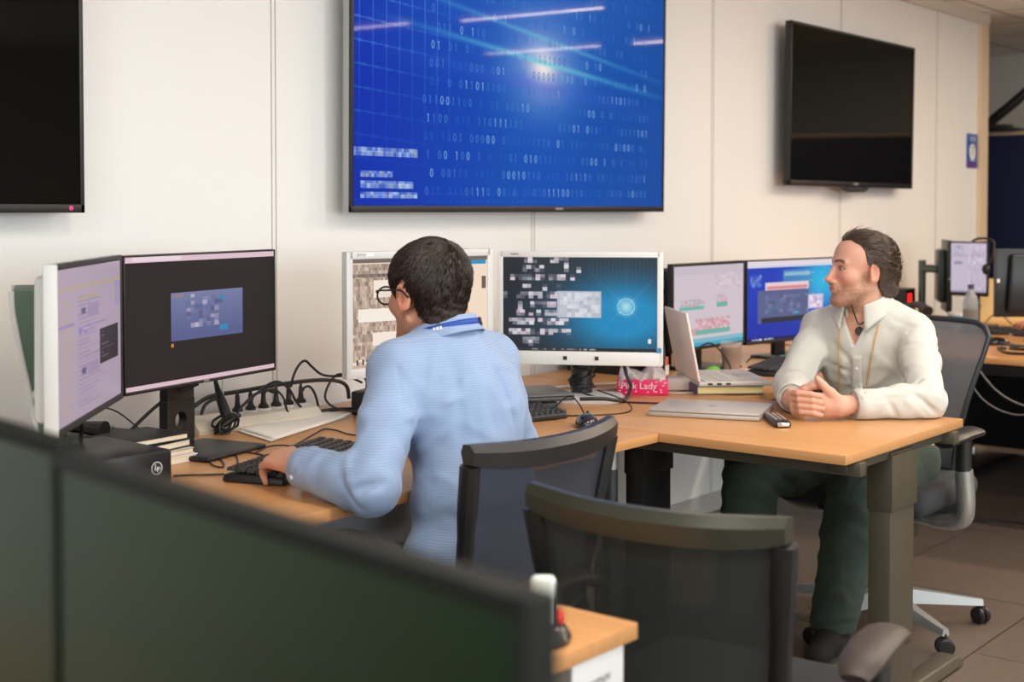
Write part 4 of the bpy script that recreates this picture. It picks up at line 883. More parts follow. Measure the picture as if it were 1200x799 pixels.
cable('headset_cable', 'thin black cable rising in a peak on the far desk beside the folder', [(6.4, 2.33, .75), (6.5, 2.37, .79), (6.6, 2.34, .84), (6.65, 2.28, .78), (6.72, 2.2, .745)], .003)
cable('hanging_cable', 'grey cable sagging below the far desk, upper loop', [(5.49, 2.03, .70), (5.47, 1.95, .62), (5.47, 1.86, .57), (5.47, 1.75, .56), (5.47, 1.6, .62), (5.49, 1.5, .70)], .004, mat('grey_cable', (120, 112, 108), .5))
cable('hanging_cable', 'grey cable sagging below the far desk, lower loop', [(5.49, 2.08, .68), (5.46, 2.0, .58), (5.46, 1.9, .53), (5.46, 1.8, .54), (5.49, 1.66, .66)], .003, mat('grey_cable', (120, 112, 108), .5))
for (x, y), lab in (((6.9, 2.0), 'black pen lying on the far desk before the hand'),):
    t = thing('pen', lab, 'pen', (6.52, 2.20, .7445), 1.2); MB().cyl((-.06, 0, 0), (.05, 0, 0), .005, 8).build('barrel', M_black, t); MB().cyl((.05, 0, 0), (.07, 0, 0), .004, 8).build('cap', M_silver, t)
# black monitor arm lying on top of the partition
t = thing('spring_bracket', 'black spring monitor arm on top of the navy partition', 'monitor arm', (9.03, 3.20, 1.8545))
MB().box((0, -.03, .012), (.20, .22, .022), .004).build('base_plate', M_black, t); MB().box((0, .03, .036), (.10, .20, .026), .004).build('lower_block', M_dark, t)
MB().tube([(0, .07, .05), (0, .04, .09), (0, -.10, .20), (0, -.20, .29)], [.03, .034, .034, .028], 12, sub=3).build('spring_arm', M_black, t)
MB().at(Matrix.Translation((0, -.26, .30)) @ Matrix.Rotation(math.radians(-25), 4, 'X')).box((0, 0, 0), (.11, .17, .022), .006).build('mount_plate', mat('olive_grey', (86, 84, 66), .45), t)
MB().tube([(0, -.2, .27), (0, -.27, .20), (0, -.30, .12)], .005, 8, sub=4).build('arm_cable', M_cable, t)
# ================================================================= OFFICE CHAIRS
def mesh_fabric(name, rgb, alpha):
    if name in MATS: return MATS[name]
    m = mat(name, rgb, .7); nt = m.node_tree; b = nt.nodes['Principled BSDF']; out = nt.nodes['Material Output']
    tr = nt.nodes.new('ShaderNodeBsdfTransparent'); mx = nt.nodes.new('ShaderNodeMixShader'); mx.inputs[0].default_value = alpha
    nt.links.new(tr.outputs[0], mx.inputs[1]); nt.links.new(b.outputs[0], mx.inputs[2]); nt.links.new(mx.outputs[0], out.inputs['Surface']); return m
def star_base(t, m_leg, m_hub, r=.30, a0=0.0, hub_r=.03):
    MB().cyl((0, 0, .07), (0, 0, .40), .022, 16).build('gas_column', M_black, t); MB().lathe([(0, .06), (.045, .06), (.05, .10), (.035, .13), (0, .13)], (0, 0, 0), 20).build('hub', m_hub, t)
    for k in range(5):
        a = a0 + 2 * PI * k / 5; c, s = math.cos(a), math.sin(a); M = Matrix.Rotation(a, 4, 'Z')
        b = MB().at(M); vs = []
        for x, hw, z0, z1 in ((.03, .026, .07, .125), (.12, .024, .072, .115), (r - .03, .016, .062, .085), (r + .005, .013, .060, .080)): vs += [(x, -hw, z0), (x, hw, z0), (x, hw * .7, z1), (x, -hw * .7, z1)]
        fs = [(0, 3, 2, 1), (12, 13, 14, 15)] + [(4 * i + q, 4 * i + (q + 1) % 4, 4 * i + 4 + (q + 1) % 4, 4 * i + 4 + q) for i in range(3) for q in range(4)]
        lg = b.add(vs, fs).build('base_leg', m_leg, t)
        M2 = Matrix.Translation((c * r, s * r, 0)) @ Matrix.Rotation(a * 1.7 + .6, 4, 'Z')
        cb = MB().at(M2)
        for q in (-1, 1): cb.lathe([(0, -.009), (.022, -.009), (.027, -.005), (.027, .005), (.022, .009), (0, .009)], (0, q * .013, .027), 20, axis='y')
        cb.cyl((0, 0, .03), (0, 0, .066), .007, 8).box((0, 0, .045), (.03, .012, .018), .004); cb.build('castor', M_black, lg)
def arm_pad(M, t, m_pad, m_sup, sgn, style):
    p = MB().at(M).tube([(0, -.13, -.012), (0, -.09, .003), (0, 0, .010), (0, .08, .004), (0, .13, -.02)], [.022, .036, .040, .038, .024], 14, sub=5, sy=.42).build('armrest_pad', m_pad, t)
    return p
def low_chair(label, loc, rz, panel, rail, ztop=.875, arms=(1, 1), group=None, arm_z=.66, arm_dx=.27, arm_y=.02):
    """chair with a low mesh back, moulded top rail and loop arms; faces +Y"""
    t = thing('office_chair', label, 'office chair', loc, rz, group)
    MB().box((0, .02, .455), (.47, .46, .07), .03, seg=4).build('seat', mat('black_seat_fabric', (26, 27, 30), .85, var=.1, scale=200), t)
    MB().box((0, .0, .405), (.26, .30, .035), .008).build('seat_mechanism', M_black, t)
    zb = .50
    def back(u, z):  # u -1..1
        k = (z - zb) / (ztop - zb); wd = .205 + .035 * k; return Vector((u * wd, -.235 - .055 * k + .045 * u * u - .018 * (1 - u * u) * math.sin(PI * k) * -1, z))
    b = MB(); n = 16
    pts = [back(-1 + 2 * i / n, ztop) for i in range(n + 1)]
    vs = []
    for i, p in enumerate(pts):
        e = 1 - .25 * abs(2 * i / n - 1) ** 6; hz = .026 * e; lift = .012 * abs(2 * i / n - 1) ** 3
        vs += [(p.x, p.y - .016, p.z - hz + lift), (p.x, p.y - .019, p.z + hz * .3 + lift), (p.x, p.y - .008, p.z + hz + lift), (p.x, p.y + .010, p.z + hz + lift), (p.x, p.y + .016, p.z + hz * .2 + lift), (p.x, p.y + .010, p.z - hz + lift)]
    fs = [tuple(range(5, -1, -1)), tuple(6 * n + q for q in range(6))] + [(6 * i + q, 6 * i + (q + 1) % 6, 6 * i + 6 + (q + 1) % 6, 6 * i + 6 + q) for i in range(n) for q in range(6)]
    b.add(vs, fs).build('top_rail', rail, t)
    for s in (-1, 1): MB().tube([back(s * .97, zb - .03 + (ztop - zb + .02) * i / 8) for i in range(9)], [.013] * 3 + [.016] * 3 + [.019] * 3, 10, sy=1.2, sub=2).build('side_post', M_black if rail != M_olive else M_olive_dark, t)
    MB().tube([back(-.97 + 1.94 * i / 8, zb - .01) for i in range(9)], .014, 10).build('bottom_rail', M_black, t)
    g = MB(); g.grid(lambda u, v: tuple(back(-.95 + 1.9 * u, zb - .005 + (ztop - zb - .01) * v)), 16, 12); g.build('mesh_back', panel, t)
    MB().tube([(0, -.10, .40), (0, -.22, .41), (0, -.262, .47), (0, -.245, .53)], [.03, .028, .024, .018], 12, sub=4).build('back_support', M_black, t)
    for s, on in ((-1, arms[0]), (1, arms[1])):
        if not on: continue
        M = Matrix.Translation((s * arm_dx, arm_y, arm_z)) @ Matrix.Rotation(s * .10, 4, 'Z')
        p = arm_pad(M, t, M_pad, None, s, 0)
        MB().cyl((s * arm_dx, arm_y + .01, .50), (s * arm_dx, arm_y + .01, arm_z - .015), .020, 14).build('arm_sleeve', M_dark, t)
        MB().tube([(s * .15, .02, .415), (s * .24, .02, .42), (s * arm_dx, arm_y + .01, .45), (s * arm_dx, arm_y + .01, .55)], .015, 12, sub=5).build('arm_tube', M_chrome2, t)
    star_base(t, M_dark, M_dark, .28, .3)
    return t
M_olive = mat('top_rail_olive', (50, 52, 42), .3); M_olive_dark = mat('side_post_olive', (34, 34, 34), .4)
M_pad = mat('armrest_rubber', (56, 46, 40), .5); M_chrome2 = mat('arm_tube_metal', (190, 192, 190), .25, .8); M_rail = mat('top_rail_black', (30, 30, 31), .35)
low_chair('black mesh-back office chair occupied by the man in blue', (2.20, 1.955, 0), 0.0, mesh_fabric('navy_mesh', (44, 48, 60), .92), M_rail, ztop=.858)
low_chair('empty dark mesh-back office chair in the foreground, nearest to the camera', (2.10, 1.235, 0), math.radians(-90 + 4), mesh_fabric('dark_mesh', (50, 54, 50), .90), M_olive, ztop=.838, arm_z=.632, arm_dx=.31, arm_y=-.06)
# taller grey mesh chair with silver arms and base
t = thing('office_chair', 'grey mesh office chair with silver arms and base, occupied by the man in white', 'office chair', (4.14, 1.84, 0), math.radians(90))
MB().box((0, .03, .455), (.50, .47, .08), .035, seg=4).build('seat', mat('grey_seat_fabric', (52, 54, 58), .85, var=.1, scale=200), t)
MB().box((0, .0, .400), (.30, .30, .045), .01).build('seat_mechanism', M_black, t)
def backB(u, z):
    k = (z - .50) / .475; wd = .165 + .10 * min(1, k * 1.15) ** 1.2; return Vector((u * wd, -.235 - .03 * math.sin(k * PI) * -1 - .05 * k + .05 * u * u, z))
rim = [backB(-1, .50 + .43 * i / 8) for i in range(9)] + [backB(-.93, .960), backB(-.80, .974)] + [backB(-.8 + 1.6 * i / 8, .975 + .004 * math.sin(PI * i / 8)) for i in range(1, 8)] + [backB(.80, .974), backB(.93, .960)] + [backB(1, .93 - .43 * i / 8) for i in range(9)]
MB().tube(rim + [rim[0]], .009, 8).build('back_rim', mat('back_rim_dark', (44, 48, 52), .4), t)
def bb(u, v):
    z = .50 + .475 * v; uu = -1 + 2 * u; lim = 1 if v < .9 else 1 - .2 * ((v - .9) / .1) ** 2; return tuple(backB(uu * lim, z))
MB().grid(bb, 18, 24).build('mesh_back', mesh_fabric('grey_mesh', (112, 112, 116), .88), t)
MB().tube([(0, -.10, .40), (0, -.26, .41), (0, -.30, .52), (0, -.27, .70)], [.032, .03, .026, .018], 12, sub=5).build('back_support', M_alu, t)
MB().box((0, -.262, .62), (.28, .02, .10), .01).build('lumbar_pad', mat('lumbar', (58, 60, 64), .6), t)
for s in (-1, 1):
    MB().at(Matrix.Translation((s * .295, .10, .652))).tube([(0, -.14, -.006), (0, -.10, .004), (0, 0, .006), (0, .08, .004), (0, .125, -.006)], [.026, .044, .046, .044, .03], 14, sub=5, sy=.40).build('armrest_pad', M_black, t)
    MB().cyl((s * .30, .08, .53), (s * .30, .08, .645), .024, 16).build('arm_sleeve', M_black, t)
    MB().tube([(s * .12, .04, .385), (s * .22, .05, .375), (s * .29, .06, .395), (s * .305, .07, .45), (s * .302, .08, .55)], [.024, .024, .028, .029, .027], 16, sub=6).build('arm_bracket', M_chrome2, t)
star_base(t, M_alu, M_alu, .33, math.radians(-119 - 90 - 2))

# backpack standing behind that chair with its strap on the floor
t = thing('backpack', 'black backpack standing on the floor behind the grey office chair', 'backpack', (5.72, 2.27, 0), math.radians(20))
MB().box((0, 0, .20), (.22, .28, .38), .07, seg=5, top=(.8, .8)).build('body', mat('black_nylon', (18, 18, 20), .7, var=.2, scale=12, bump=.3, bdist=.01), t)
MB().box((-.12, 0, .14), (.07, .22, .20), .03, seg=4).build('front_pocket', mat('black_nylon', (18, 18, 20), .7), t)
for s in (-1, 1): MB().tube([(.09, s * .07, .36), (.15, s * .09, .29), (.15, s * .11, .15), (.10, s * .12, .05)], .018, 8, sub=5, sy=.5).build('shoulder_strap', M_black, t)
MB().tube([(0, -.05, .38), (0, -.03, .42), (0, .03, .42), (0, .05, .38)], .01, 8, sub=5).build('top_handle', M_black, t)
MB().tube([(-.02, -.13, .03), (.02, -.20, .006), (.02, -.32, .004), (-.05, -.45, .004)], .008, 6, sub=5, sy=.4).build('loose_strap', M_black, t)
MB().box((-.06, -.135, .32), (.03, .006, .03), .001).build('white_tag', M_white, t)

# ================================================================= PEOPLE: implicit surfaces turned into meshes
class Field:
    def __init__(s, xs, ys, zs):
        s.x, s.y, s.z = [np.asarray(q, np.float32) for q in (xs, ys, zs)]; s.D = np.full((len(s.x), len(s.y), len(s.z)), .08, np.float32); s.R = np.eye(3); s.c = np.zeros(3)
    def frame(s, R=None, c=None): s.R = np.eye(3) if R is None else np.asarray(R, float); s.c = np.zeros(3) if c is None else np.asarray(c, float); return s
    def _w(s, p): return s.R @ np.asarray(p, float) + s.c
    def _put(s, fn, lo, hi, k, op):
        m = .012 + k * 1.2; sl = []
        for ax, q in enumerate((s.x, s.y, s.z)):
            a, b = np.searchsorted(q, lo[ax] - m), np.searchsorted(q, hi[ax] + m)
            if b <= a: return
            sl.append(slice(a, b))
        sl = tuple(sl); X = s.x[sl[0]][:, None, None]; Y = s.y[sl[1]][None, :, None]; Z = s.z[sl[2]][None, None, :]
        d = fn(X, Y, Z).astype(np.float32); A = s.D[sl]
        if op == 'u':
            if k > 0: h = np.clip(.5 + .5 * (A - d) / k, 0, 1); s.D[sl] = A * (1 - h) + d * h - k * h * (1 - h)
            else: s.D[sl] = np.minimum(A, d)
        else:
            d = -d
            if k > 0: h = np.clip(.5 - .5 * (A - d) / k, 0, 1); s.D[sl] = A * (1 - h) + d * h + k * h * (1 - h)
            else: s.D[sl] = np.maximum(A, d)
    def cap(s, a, b, ra, rb, k=.012, op='u', sq=None):
        a, b = s._w(a), s._w(b); ab = b - a; L = float(ab @ ab) + 1e-12; r = max(ra, rb)
        def fn(X, Y, Z):
            t = np.clip(((X - a[0]) * ab[0] + (Y - a[1]) * ab[1] + (Z - a[2]) * ab[2]) / L, 0, 1)
            return np.sqrt((X - a[0] - t * ab[0]) ** 2 + (Y - a[1] - t * ab[1]) ** 2 + (Z - a[2] - t * ab[2]) ** 2) - (ra + (rb - ra) * t)
        s._put(fn, np.minimum(a, b) - r, np.maximum(a, b) + r, k, op)
    def chain(s, pts, rs, k=.012, op='u'):
        for i in range(len(pts) - 1): s.cap(pts[i], pts[i + 1], rs[i], rs[i + 1], k, op)
    def ell(s, c, r, R=None, k=.012, op='u'):
        c = s._w(c); R = s.R @ (np.eye(3) if R is None else np.asarray(R)); r = np.asarray(r, float); e = np.sqrt(((R * r) ** 2).sum(1))
        def fn(X, Y, Z):
            dx, dy, dz = X - c[0], Y - c[1], Z - c[2]
            q = [(dx * R[0, i] + dy * R[1, i] + dz * R[2, i]) / r[i] for i in range(3)]
            k0 = np.sqrt(q[0] ** 2 + q[1] ** 2 + q[2] ** 2); k1 = np.sqrt((q[0] / r[0]) ** 2 + (q[1] / r[1]) ** 2 + (q[2] / r[2]) ** 2) + 1e-9; return k0 * (k0 - 1) / k1
        s._put(fn, c - e, c + e, k, op)
    def slab_cut(s, p, n, rad, k=.0):
        """remove what lies beyond the plane through p with normal n, near p only"""
        p, n = s._w(p), s.R @ np.asarray(n, float); n = n / np.linalg.norm(n)
        def fn(X, Y, Z):
            d = (X - p[0]) * n[0] + (Y - p[1]) * n[1] + (Z - p[2]) * n[2]; e = np.sqrt((X - p[0]) ** 2 + (Y - p[1]) ** 2 + (Z - p[2]) ** 2) - rad
            return np.maximum(-d, e)
        s._put(fn, p - rad, p + rad, k, 's')
    def crease(s, a, b, w, amp):
        """soft valley (amp > 0) or ridge (amp < 0) along a segment, for folds in cloth"""
        a, b = s._w(a), s._w(b); ab = b - a; L = float(ab @ ab) + 1e-12; sl = []
        for ax, q in enumerate((s.x, s.y, s.z)):
            i, j = np.searchsorted(q, min(a[ax], b[ax]) - 3 * w), np.searchsorted(q, max(a[ax], b[ax]) + 3 * w)
            if j <= i: return
            sl.append(slice(i, j))
        sl = tuple(sl); X = s.x[sl[0]][:, None, None]; Y = s.y[sl[1]][None, :, None]; Z = s.z[sl[2]][None, None, :]
        t = ((X - a[0]) * ab[0] + (Y - a[1]) * ab[1] + (Z - a[2]) * ab[2]) / L; tc = np.clip(t, 0, 1)
        d2 = (X - a[0] - tc * ab[0]) ** 2 + (Y - a[1] - tc * ab[1]) ** 2 + (Z - a[2] - tc * ab[2]) ** 2
        s.D[sl] += (amp * np.exp(-d2 / (w * w)) * (.35 + .65 * np.sin(PI * tc))).astype(np.float32)
    def hit(s, p, d, n=400, step=.001):
        p, d = np.asarray(p, float), np.asarray(d, float); d = d / np.linalg.norm(d)
        for i in range(n):
            q = p + d * i * step; k = [min(max(int(np.searchsorted(ax, v)), 0), len(ax) - 1) for ax, v in zip((s.x, s.y, s.z), q)]
            if s.D[tuple(k)] < 0: return q
        return None
    def warp(s, fn):
        s.D += fn(s.x[:, None, None], s.y[None, :, None], s.z[None, None, :]).astype(np.float32)
def surface(F):
    D = F.D; S = D < 0; nx, ny, nz = D.shape; ax_ = (F.x, F.y, F.z)
    cid = []; pos = []; quads = []
    for d in range(3):
        a = [slice(None)] * 3; b = [slice(None)] * 3; a[d] = slice(0, -1); b[d] = slice(1, None)
        idx = np.argwhere(S[tuple(a)] != S[tuple(b)])
        o1, o2 = [(1, 2), (2, 0), (0, 1)][d]
        idx = idx[(idx[:, o1] > 0) & (idx[:, o2] > 0) & (idx[:, o1] < D.shape[o1] - 1) & (idx[:, o2] < D.shape[o2] - 1)]
        if not len(idx): continue
        j = idx.copy(); j[:, d] += 1
        v0 = D[idx[:, 0], idx[:, 1], idx[:, 2]]; v1 = D[j[:, 0], j[:, 1], j[:, 2]]; t = v0 / (v0 - v1)
        P = np.stack([ax_[q][idx[:, q]] for q in range(3)], 1).astype(np.float64); P[:, d] += t * (ax_[d][j[:, d]] - ax_[d][idx[:, d]])
        cs = []
        for (e1, e2) in ((0, 0), (-1, 0), (-1, -1), (0, -1)):
            c = idx.copy(); c[:, o1] += e1; c[:, o2] += e2; c_ = (c[:, 0] * ny + c[:, 1]) * nz + c[:, 2]; cs.append(c_); cid.append(c_); pos.append(P)
        q = np.stack(cs, 1); flip = v0 >= 0; q[flip] = q[flip][:, ::-1]; quads.append(q)
    cid = np.concatenate(cid); pos = np.concatenate(pos); quads = np.concatenate(quads)
    u, inv = np.unique(cid, return_inverse=True); n = np.bincount(inv)
    V = np.stack([np.bincount(inv, pos[:, k]) / n for k in range(3)], 1); return V, np.searchsorted(u, quads)
def relax(V, Q, it=2, lam=.5):
    for _ in range(it):
        A = np.zeros_like(V); n = np.zeros(len(V))
        for a, b in ((0, 1), (1, 2), (2, 3), (3, 0)):
            for k in range(3): A[:, k] += np.bincount(Q[:, a], V[Q[:, b], k], len(V)) + np.bincount(Q[:, b], V[Q[:, a], k], len(V))
            n += np.bincount(Q[:, a], minlength=len(V)) + np.bincount(Q[:, b], minlength=len(V))
        V = V + lam * (A / n[:, None] - V)
    return V
def field_obj(name, F, m, parent=None, origin=(0, 0, 0), colour=None, it=1):
    V, Q = surface(F); V = relax(V, Q, it, .4); o3 = np.array(origin)
    me = mesh_np(name, V - o3, Q); me.materials.append(m)
    if colour is not None:
        c = np.clip(colour(V), 0, 255) / 255.; c = np.where(c <= .04045, c / 12.92, ((c + .055) / 1.055) ** 2.4)
        at = me.color_attributes.new('Col', 'FLOAT_COLOR', 'POINT'); k = np.ones((len(V), 4), np.float32); k[:, :3] = c; at.data.foreach_set('color', k.ravel())
    o = bpy.data.objects.new(name, me); C.objects.link(o)
    if parent: o.parent = parent; 
    else: o.location = origin
    return o
def lerp_axis(bands):
    """axis samples with a spacing per band: [(from, to, step), ...]"""
    out = [];
    for a, b, h in bands: out += list(np.arange(a, b - h * .5, h))
    return np.array(out + [bands[-1][1]])
def vnoise(X, Y, Z, f, seed=0):
    r = np.random.RandomState(seed); o = 0
    for i in range(5):
        d = r.normal(size=3); d /= np.linalg.norm(d); o = o + np.sin((X * d[0] + Y * d[1] + Z * d[2]) * f * (.7 + .6 * r.rand()) + r.rand() * 6.28 + 1.3 * np.sin((X * d[1] - Y * d[2] + Z * d[0]) * f * .6))
    return o / 5
def rot_frame(fwd, pitch=0.0, roll=0.0):
    """columns: right, forward, up"""
    f = Vector((fwd[0], fwd[1], 0)).normalized(); r = Vector((f.y, -f.x, 0)); u = Vector((0, 0, 1))
    M = Matrix((r, f, u)).transposed(); M = M @ Matrix.Rotation(pitch, 3, 'X') @ Matrix.Rotation(roll, 3, 'Y'); return np.array(M)
def head_sdf(F, R, c, s=1.0, inflate=0.0, only_skull=False, ear=True):
    F.frame(np.array(R) * s, c)
    i = inflate / s
    def E(cc, r, k=.012, op='u', Rl=None):
        F.frame(R, c); F.ell(np.array(cc) * s, np.array(r) * s + inflate, Rl, k, op)
    def K(a, b, ra, rb, k=.01, op='u'):
        F.frame(R, c); F.cap(np.array(a) * s, np.array(b) * s, ra * s + inflate, rb * s + inflate, k, op)
    E((0, -.018, .036), (.076, .094, .080), .01); E((0, .022, .030), (.066, .066, .072), .02)
    if only_skull: return
    E((0, .030, -.030), (.057, .056, .080), .02); E((0, .034, -.078), (.043, .046, .040), .02); K((-.01, .073, -.106), (.01, .073, -.106), .015, .015, .014)
    for q in (-1, 1):
        K((q * .053, .000, -.058), (q * .022, .066, -.100), .011, .014, .024); E((q * .042, .054, -.026), (.022, .024, .022), .018)
        K((q * .010, .083, .020), (q * .043, .071, .018), .008, .008, .014)
        E((q * .031, .094, -.001), (.016, .014, .010), .012, 's'); E((q * .031, .0700, -.002), (.0135, .0135, .0125), .004)
        E((q * .0315, .0855, -.001), (.0115, .004, .0028), .002, 's')
    K((0, .086, .008), (0, .102, -.036), .0065, .0100, .010); E((0, .107, -.039), (.0100, .0100, .0090), .008)
    for q in (-1, 1): E((q * .012, .097, -.043), (.008, .010, .007), .005)
    E((0, .083, -.062), (.025, .013, .018), .014); K((-.017, .0885, -.0605), (.017, .0885, -.0605), .0036, .0036, .006); K((-.014, .0870, -.0700), (.014, .0870, -.0700), .0045, .0045, .007)
    K((-.021, .0945, -.0650), (.021, .0945, -.0650), .0018, .0022, .002, 's')
    if ear:
        for q in (-1, 1):
            Re = np.array(Matrix.Rotation(q * -.38, 3, 'Z') @ Matrix.Rotation(-.15, 3, 'X')); E((q * .078, -.012, -.008), (.007, .019, .032), .006, 'u', Re)
            Rc = Re; E((q * .085, -.006, -.006), (.006, .011, .019), .004, 's', Rc); E((q * .078, -.004, -.032), (.006, .008, .009), .006, 'u', Re)
def hand_sdf(F, W, f, n, t, curls, thumb=(.35, .2), spread=.05, r=1.0):
    """palm, four fingers and a thumb; f fingers' direction, n back of the hand, t thumb side"""
    W, f, n, t = [np.asarray(q, float) for q in (W, f, n, t)]; f /= np.linalg.norm(f); n = n - f * (n @ f); n /= np.linalg.norm(n); t = t - f * (t @ f) - n * (t @ n); t /= np.linalg.norm(t)
    F.frame(); offs = (.030, .010, -.010, -.029); L = ((.043, .026, .021), (.047, .030, .022), (.044, .028, .022), (.036, .021, .019)); kd = (.088, .091, .086, .079)
    for i in range(4):
        Kn = W + f * kd[i] * r + t * offs[i] * r + n * (.004 if i in (1, 2) else 0); F.cap(W + t * offs[i] * .45 * r, Kn, .0155, .0125, .014)
        d0 = math.atan2(offs[i] * spread * 10, 1); p = Kn; ang = 0
        for j in range(3):
            ang += curls[i][j]; d = (f * math.cos(d0) + t * math.sin(d0)) * math.cos(ang) - n * math.sin(ang); q = p + d * L[i][j] * r
            F.cap(p, q, .0098 - .0011 * j, .0092 - .0013 * j, .004); p = q
    a = W + f * .018 + t * .024 - n * .004; b = a + f * .034 + t * .024 - n * .012 * 1; c_ = b + f * .034 * math.cos(thumb[0]) + t * .012 - n * .03 * math.sin(thumb[0]); d = c_ + f * .026 * math.cos(thumb[1]) - n * .02 * math.sin(thumb[1])
    F.chain([a, b, c_, d], [.015, .0125, .0105, .0085], .006)
SKIN = attr_mat('skin', .5, 0, sss=.12)
def head_colour(R, c, s, base, lip, brow, beard=None, amount=0.0):
    R = np.array(R); c = np.array(c)
    def fn(V):
        q = (V - c) @ R / s; x, y, z = q.T; col = np.tile(np.array(base, float), (len(V), 1)); nz = vnoise(x, y, z, 90, 4)
        col *= (1 + .03 * nz)[:, None]
        def blend(k, cc): nonlocal col; k = np.clip(k, 0, 1)[:, None]; col = col * (1 - k) + np.array(cc, float) * k
        near = (np.abs(x) < .12) & (z > -.14) & (z < .14) & (np.abs(y) < .14)
        blend(near * (y > .05) * .35 * np.exp(-((np.abs(x) - .040) / .02) ** 2 - ((z + .032) / .022) ** 2), (226, 120, 96)); blend(near * .30 * np.exp(-(x / .014) ** 2 - ((z + .038) / .014) ** 2) * (y > .09), (222, 120, 96))
        blend(near * (y > .08) * np.exp(-((z + .0655) / .0062) ** 4) * (np.abs(x) < .023) * .7, lip)
        blend(near * .22 * np.exp(-((np.abs(x) - .084) / .012) ** 2) * (np.abs(y + .01) < .035) * (np.abs(z + .005) < .045), (224, 112, 88))
        arch = .019 + .004 * np.sin((np.abs(x) - .012) / .036 * PI); blend(near * (y > .055) * (np.abs(x) > .010) * (np.abs(x) < .050) * np.exp(-((z - arch) / .0042) ** 4) * .9, brow)
        e = ((np.abs(x) - .0315) / .0115) ** 2 + ((z + .001) / .0042) ** 2; blend(near * (y > .06) * (e < 2.0) * .75, (104, 62, 48)); blend(near * (y > .06) * (e < .85), (206, 196, 190)); blend(near * (y > .06) * (((np.abs(x) - .0325) ** 2 + (z + .001) ** 2) < .0047 ** 2), (58, 42, 32))
        blend(near * (y > .055) * (np.abs(z - .0055) < .0022) * (np.abs(np.abs(x) - .0315) < .0125) * .6, (84, 54, 42))
        if beard is not None:
            reg = np.clip((-.050 - z - .25 * np.maximum(0, .05 - y)) / .022 + .3, 0, 1) * np.clip((z + .16) / .03, 0, 1) * np.clip((y + .01) / .03, 0, 1)
            side = .9 * np.exp(-((y - .012) / .013) ** 2) * (np.abs(x) > .045) * np.clip((.0 - z) / .02, 0, 1) * np.clip((z + .085) / .03, 0, 1)
            mou = (np.abs(x) < .030) * (np.abs(z + .055) < .007) * (y > .085)
            lips = (np.abs(x) < .024) * (np.abs(z + .068) < .011) * (y > .085); sp = .55 + .45 * vnoise(x, y, z, 900, 8)
            blend(near * np.clip(np.maximum.reduce([reg, side, mou * 1.0]), 0, 1) * (1 - lips) * amount * sp, beard)
        return col
    return fn
def limb_radii(): return
def on_cloth(F, px, py, z0, lift=0.0):
    """first point of the cloth seen along a line of sight, from distance z0 on"""
    d = sight(px, py); q = F.hit(EYE + d * z0, d, 1500, .001); return None if q is None else q - d * lift
def creases(F, lst, z0):
    for x0, y0, x1, y1, w_, a_ in lst:
        p, q = on_cloth(F, x0, y0, z0), on_cloth(F, x1, y1, z0)
        if p is not None and q is not None and np.linalg.norm(p - q) < .25: F.crease(p, q, w_, a_ * 1.7)
def ridges(X, Y, Z, f, seed, amp, w_=.16):
    n = vnoise(X, Y, Z, f, seed); m = np.clip(.5 + 1.2 * vnoise(X, Y, Z, f * .7, seed + 50), 0, 1); return -amp * np.exp(-(n / w_) ** 2) * m
def strands(name, parent, V, H, Hc, m, n, length, whorl, lift, seed, keep=lambda p: True, r=.0009, flow=None):
    rr = np.random.RandomState(seed); H = np.array(H); b = MB(); c0 = np.array((0, -.02, .03)); o = Vector(parent.location); cnt = 0
    for i in rr.permutation(len(V)):
        p = V[i]
        if not keep(p): continue
        nrm = (p - c0) / np.linalg.norm(p - c0); t = (p - whorl) if flow is None else np.array(flow) ; t = t - nrm * (t @ nrm); L = np.linalg.norm(t)
        if L < 1e-4: continue
        t = t / L + rr.normal(size=3) * .16; t -= nrm * (t @ nrm); ln_ = length * (.6 + .8 * rr.rand())
        pts = [p + t * ln_ * k + nrm * (lift * math.sin(k * PI * .6) - .5 * ln_ * ln_ * k * k / .1 + .0004) for k in (0, .35, .7, 1)]
        b.tube([tuple(H @ q + np.array(Hc) - np.array(parent.location)) for q in pts], [r, r, r * .8, r * .25], 3, cap=False); cnt += 1
        if cnt >= n: break
    ob = b.build(name, m, parent); ob['kind'] = 'stuff'; return ob
def torso_sdf(F, sp, inf=0.0, wide=1.0):
    """pelvis to shoulders from ellipsoids along the spine; sp holds world points and the body's frame"""
    R = sp['R']; F.frame()
    lf = sp['shR'] - sp['shL']
    F.ell(sp['pelvis'], (.170 * wide + inf, .118 + inf, .115 + inf), R, .03); F.ell(sp['waist'], (.148 * wide + inf, .108 + inf, .13 + inf), sp['Rw'], .05)
    F.ell(sp['chest'], (.160 * wide + inf, .112 + inf, .165 + inf), sp['Rc'], .05)
    sL, sR, nk = sp['shL'], sp['shR'], sp['neck0']; mid = (sL + sR) / 2
    q_ = sp.get('sr', .050); F.cap(sL, sR, q_ + inf, q_ + inf, .04)
    for q in (sL, sR): F.cap(nk + (q - nk) * .10 + np.array((0, 0, .010)), q + np.array((0, 0, .014)), .044 + inf * .6, q_ * .8 + inf, .03)
def arm_sdf(F, sh, el, wr, inf=0.0, k=.02, r=(.050, .044, .040, .028)):
    F.frame(); m = sh + (el - sh) * .45; F.cap(sh, m, r[0] + inf, r[0] * .97 + inf, k); F.cap(m, el, r[0] * .95 + inf, r[1] * .95 + inf, k); m2 = el + (wr - el) * .35; F.cap(el, m2, r[1] * .92 + inf, r[2] + inf, k); F.cap(m2, wr, r[2] + inf, r[3] + inf, k)
def leg_sdf(F, hip, kn, an, inf=0.0, k=.03):
    F.frame(); F.cap(hip, kn, .082 + inf, .056 + inf, k); m = kn + (an - kn) * .3; F.cap(kn, m, .054 + inf, .052 + inf, k); F.cap(m, an, .052 + inf, .036 + inf, k)
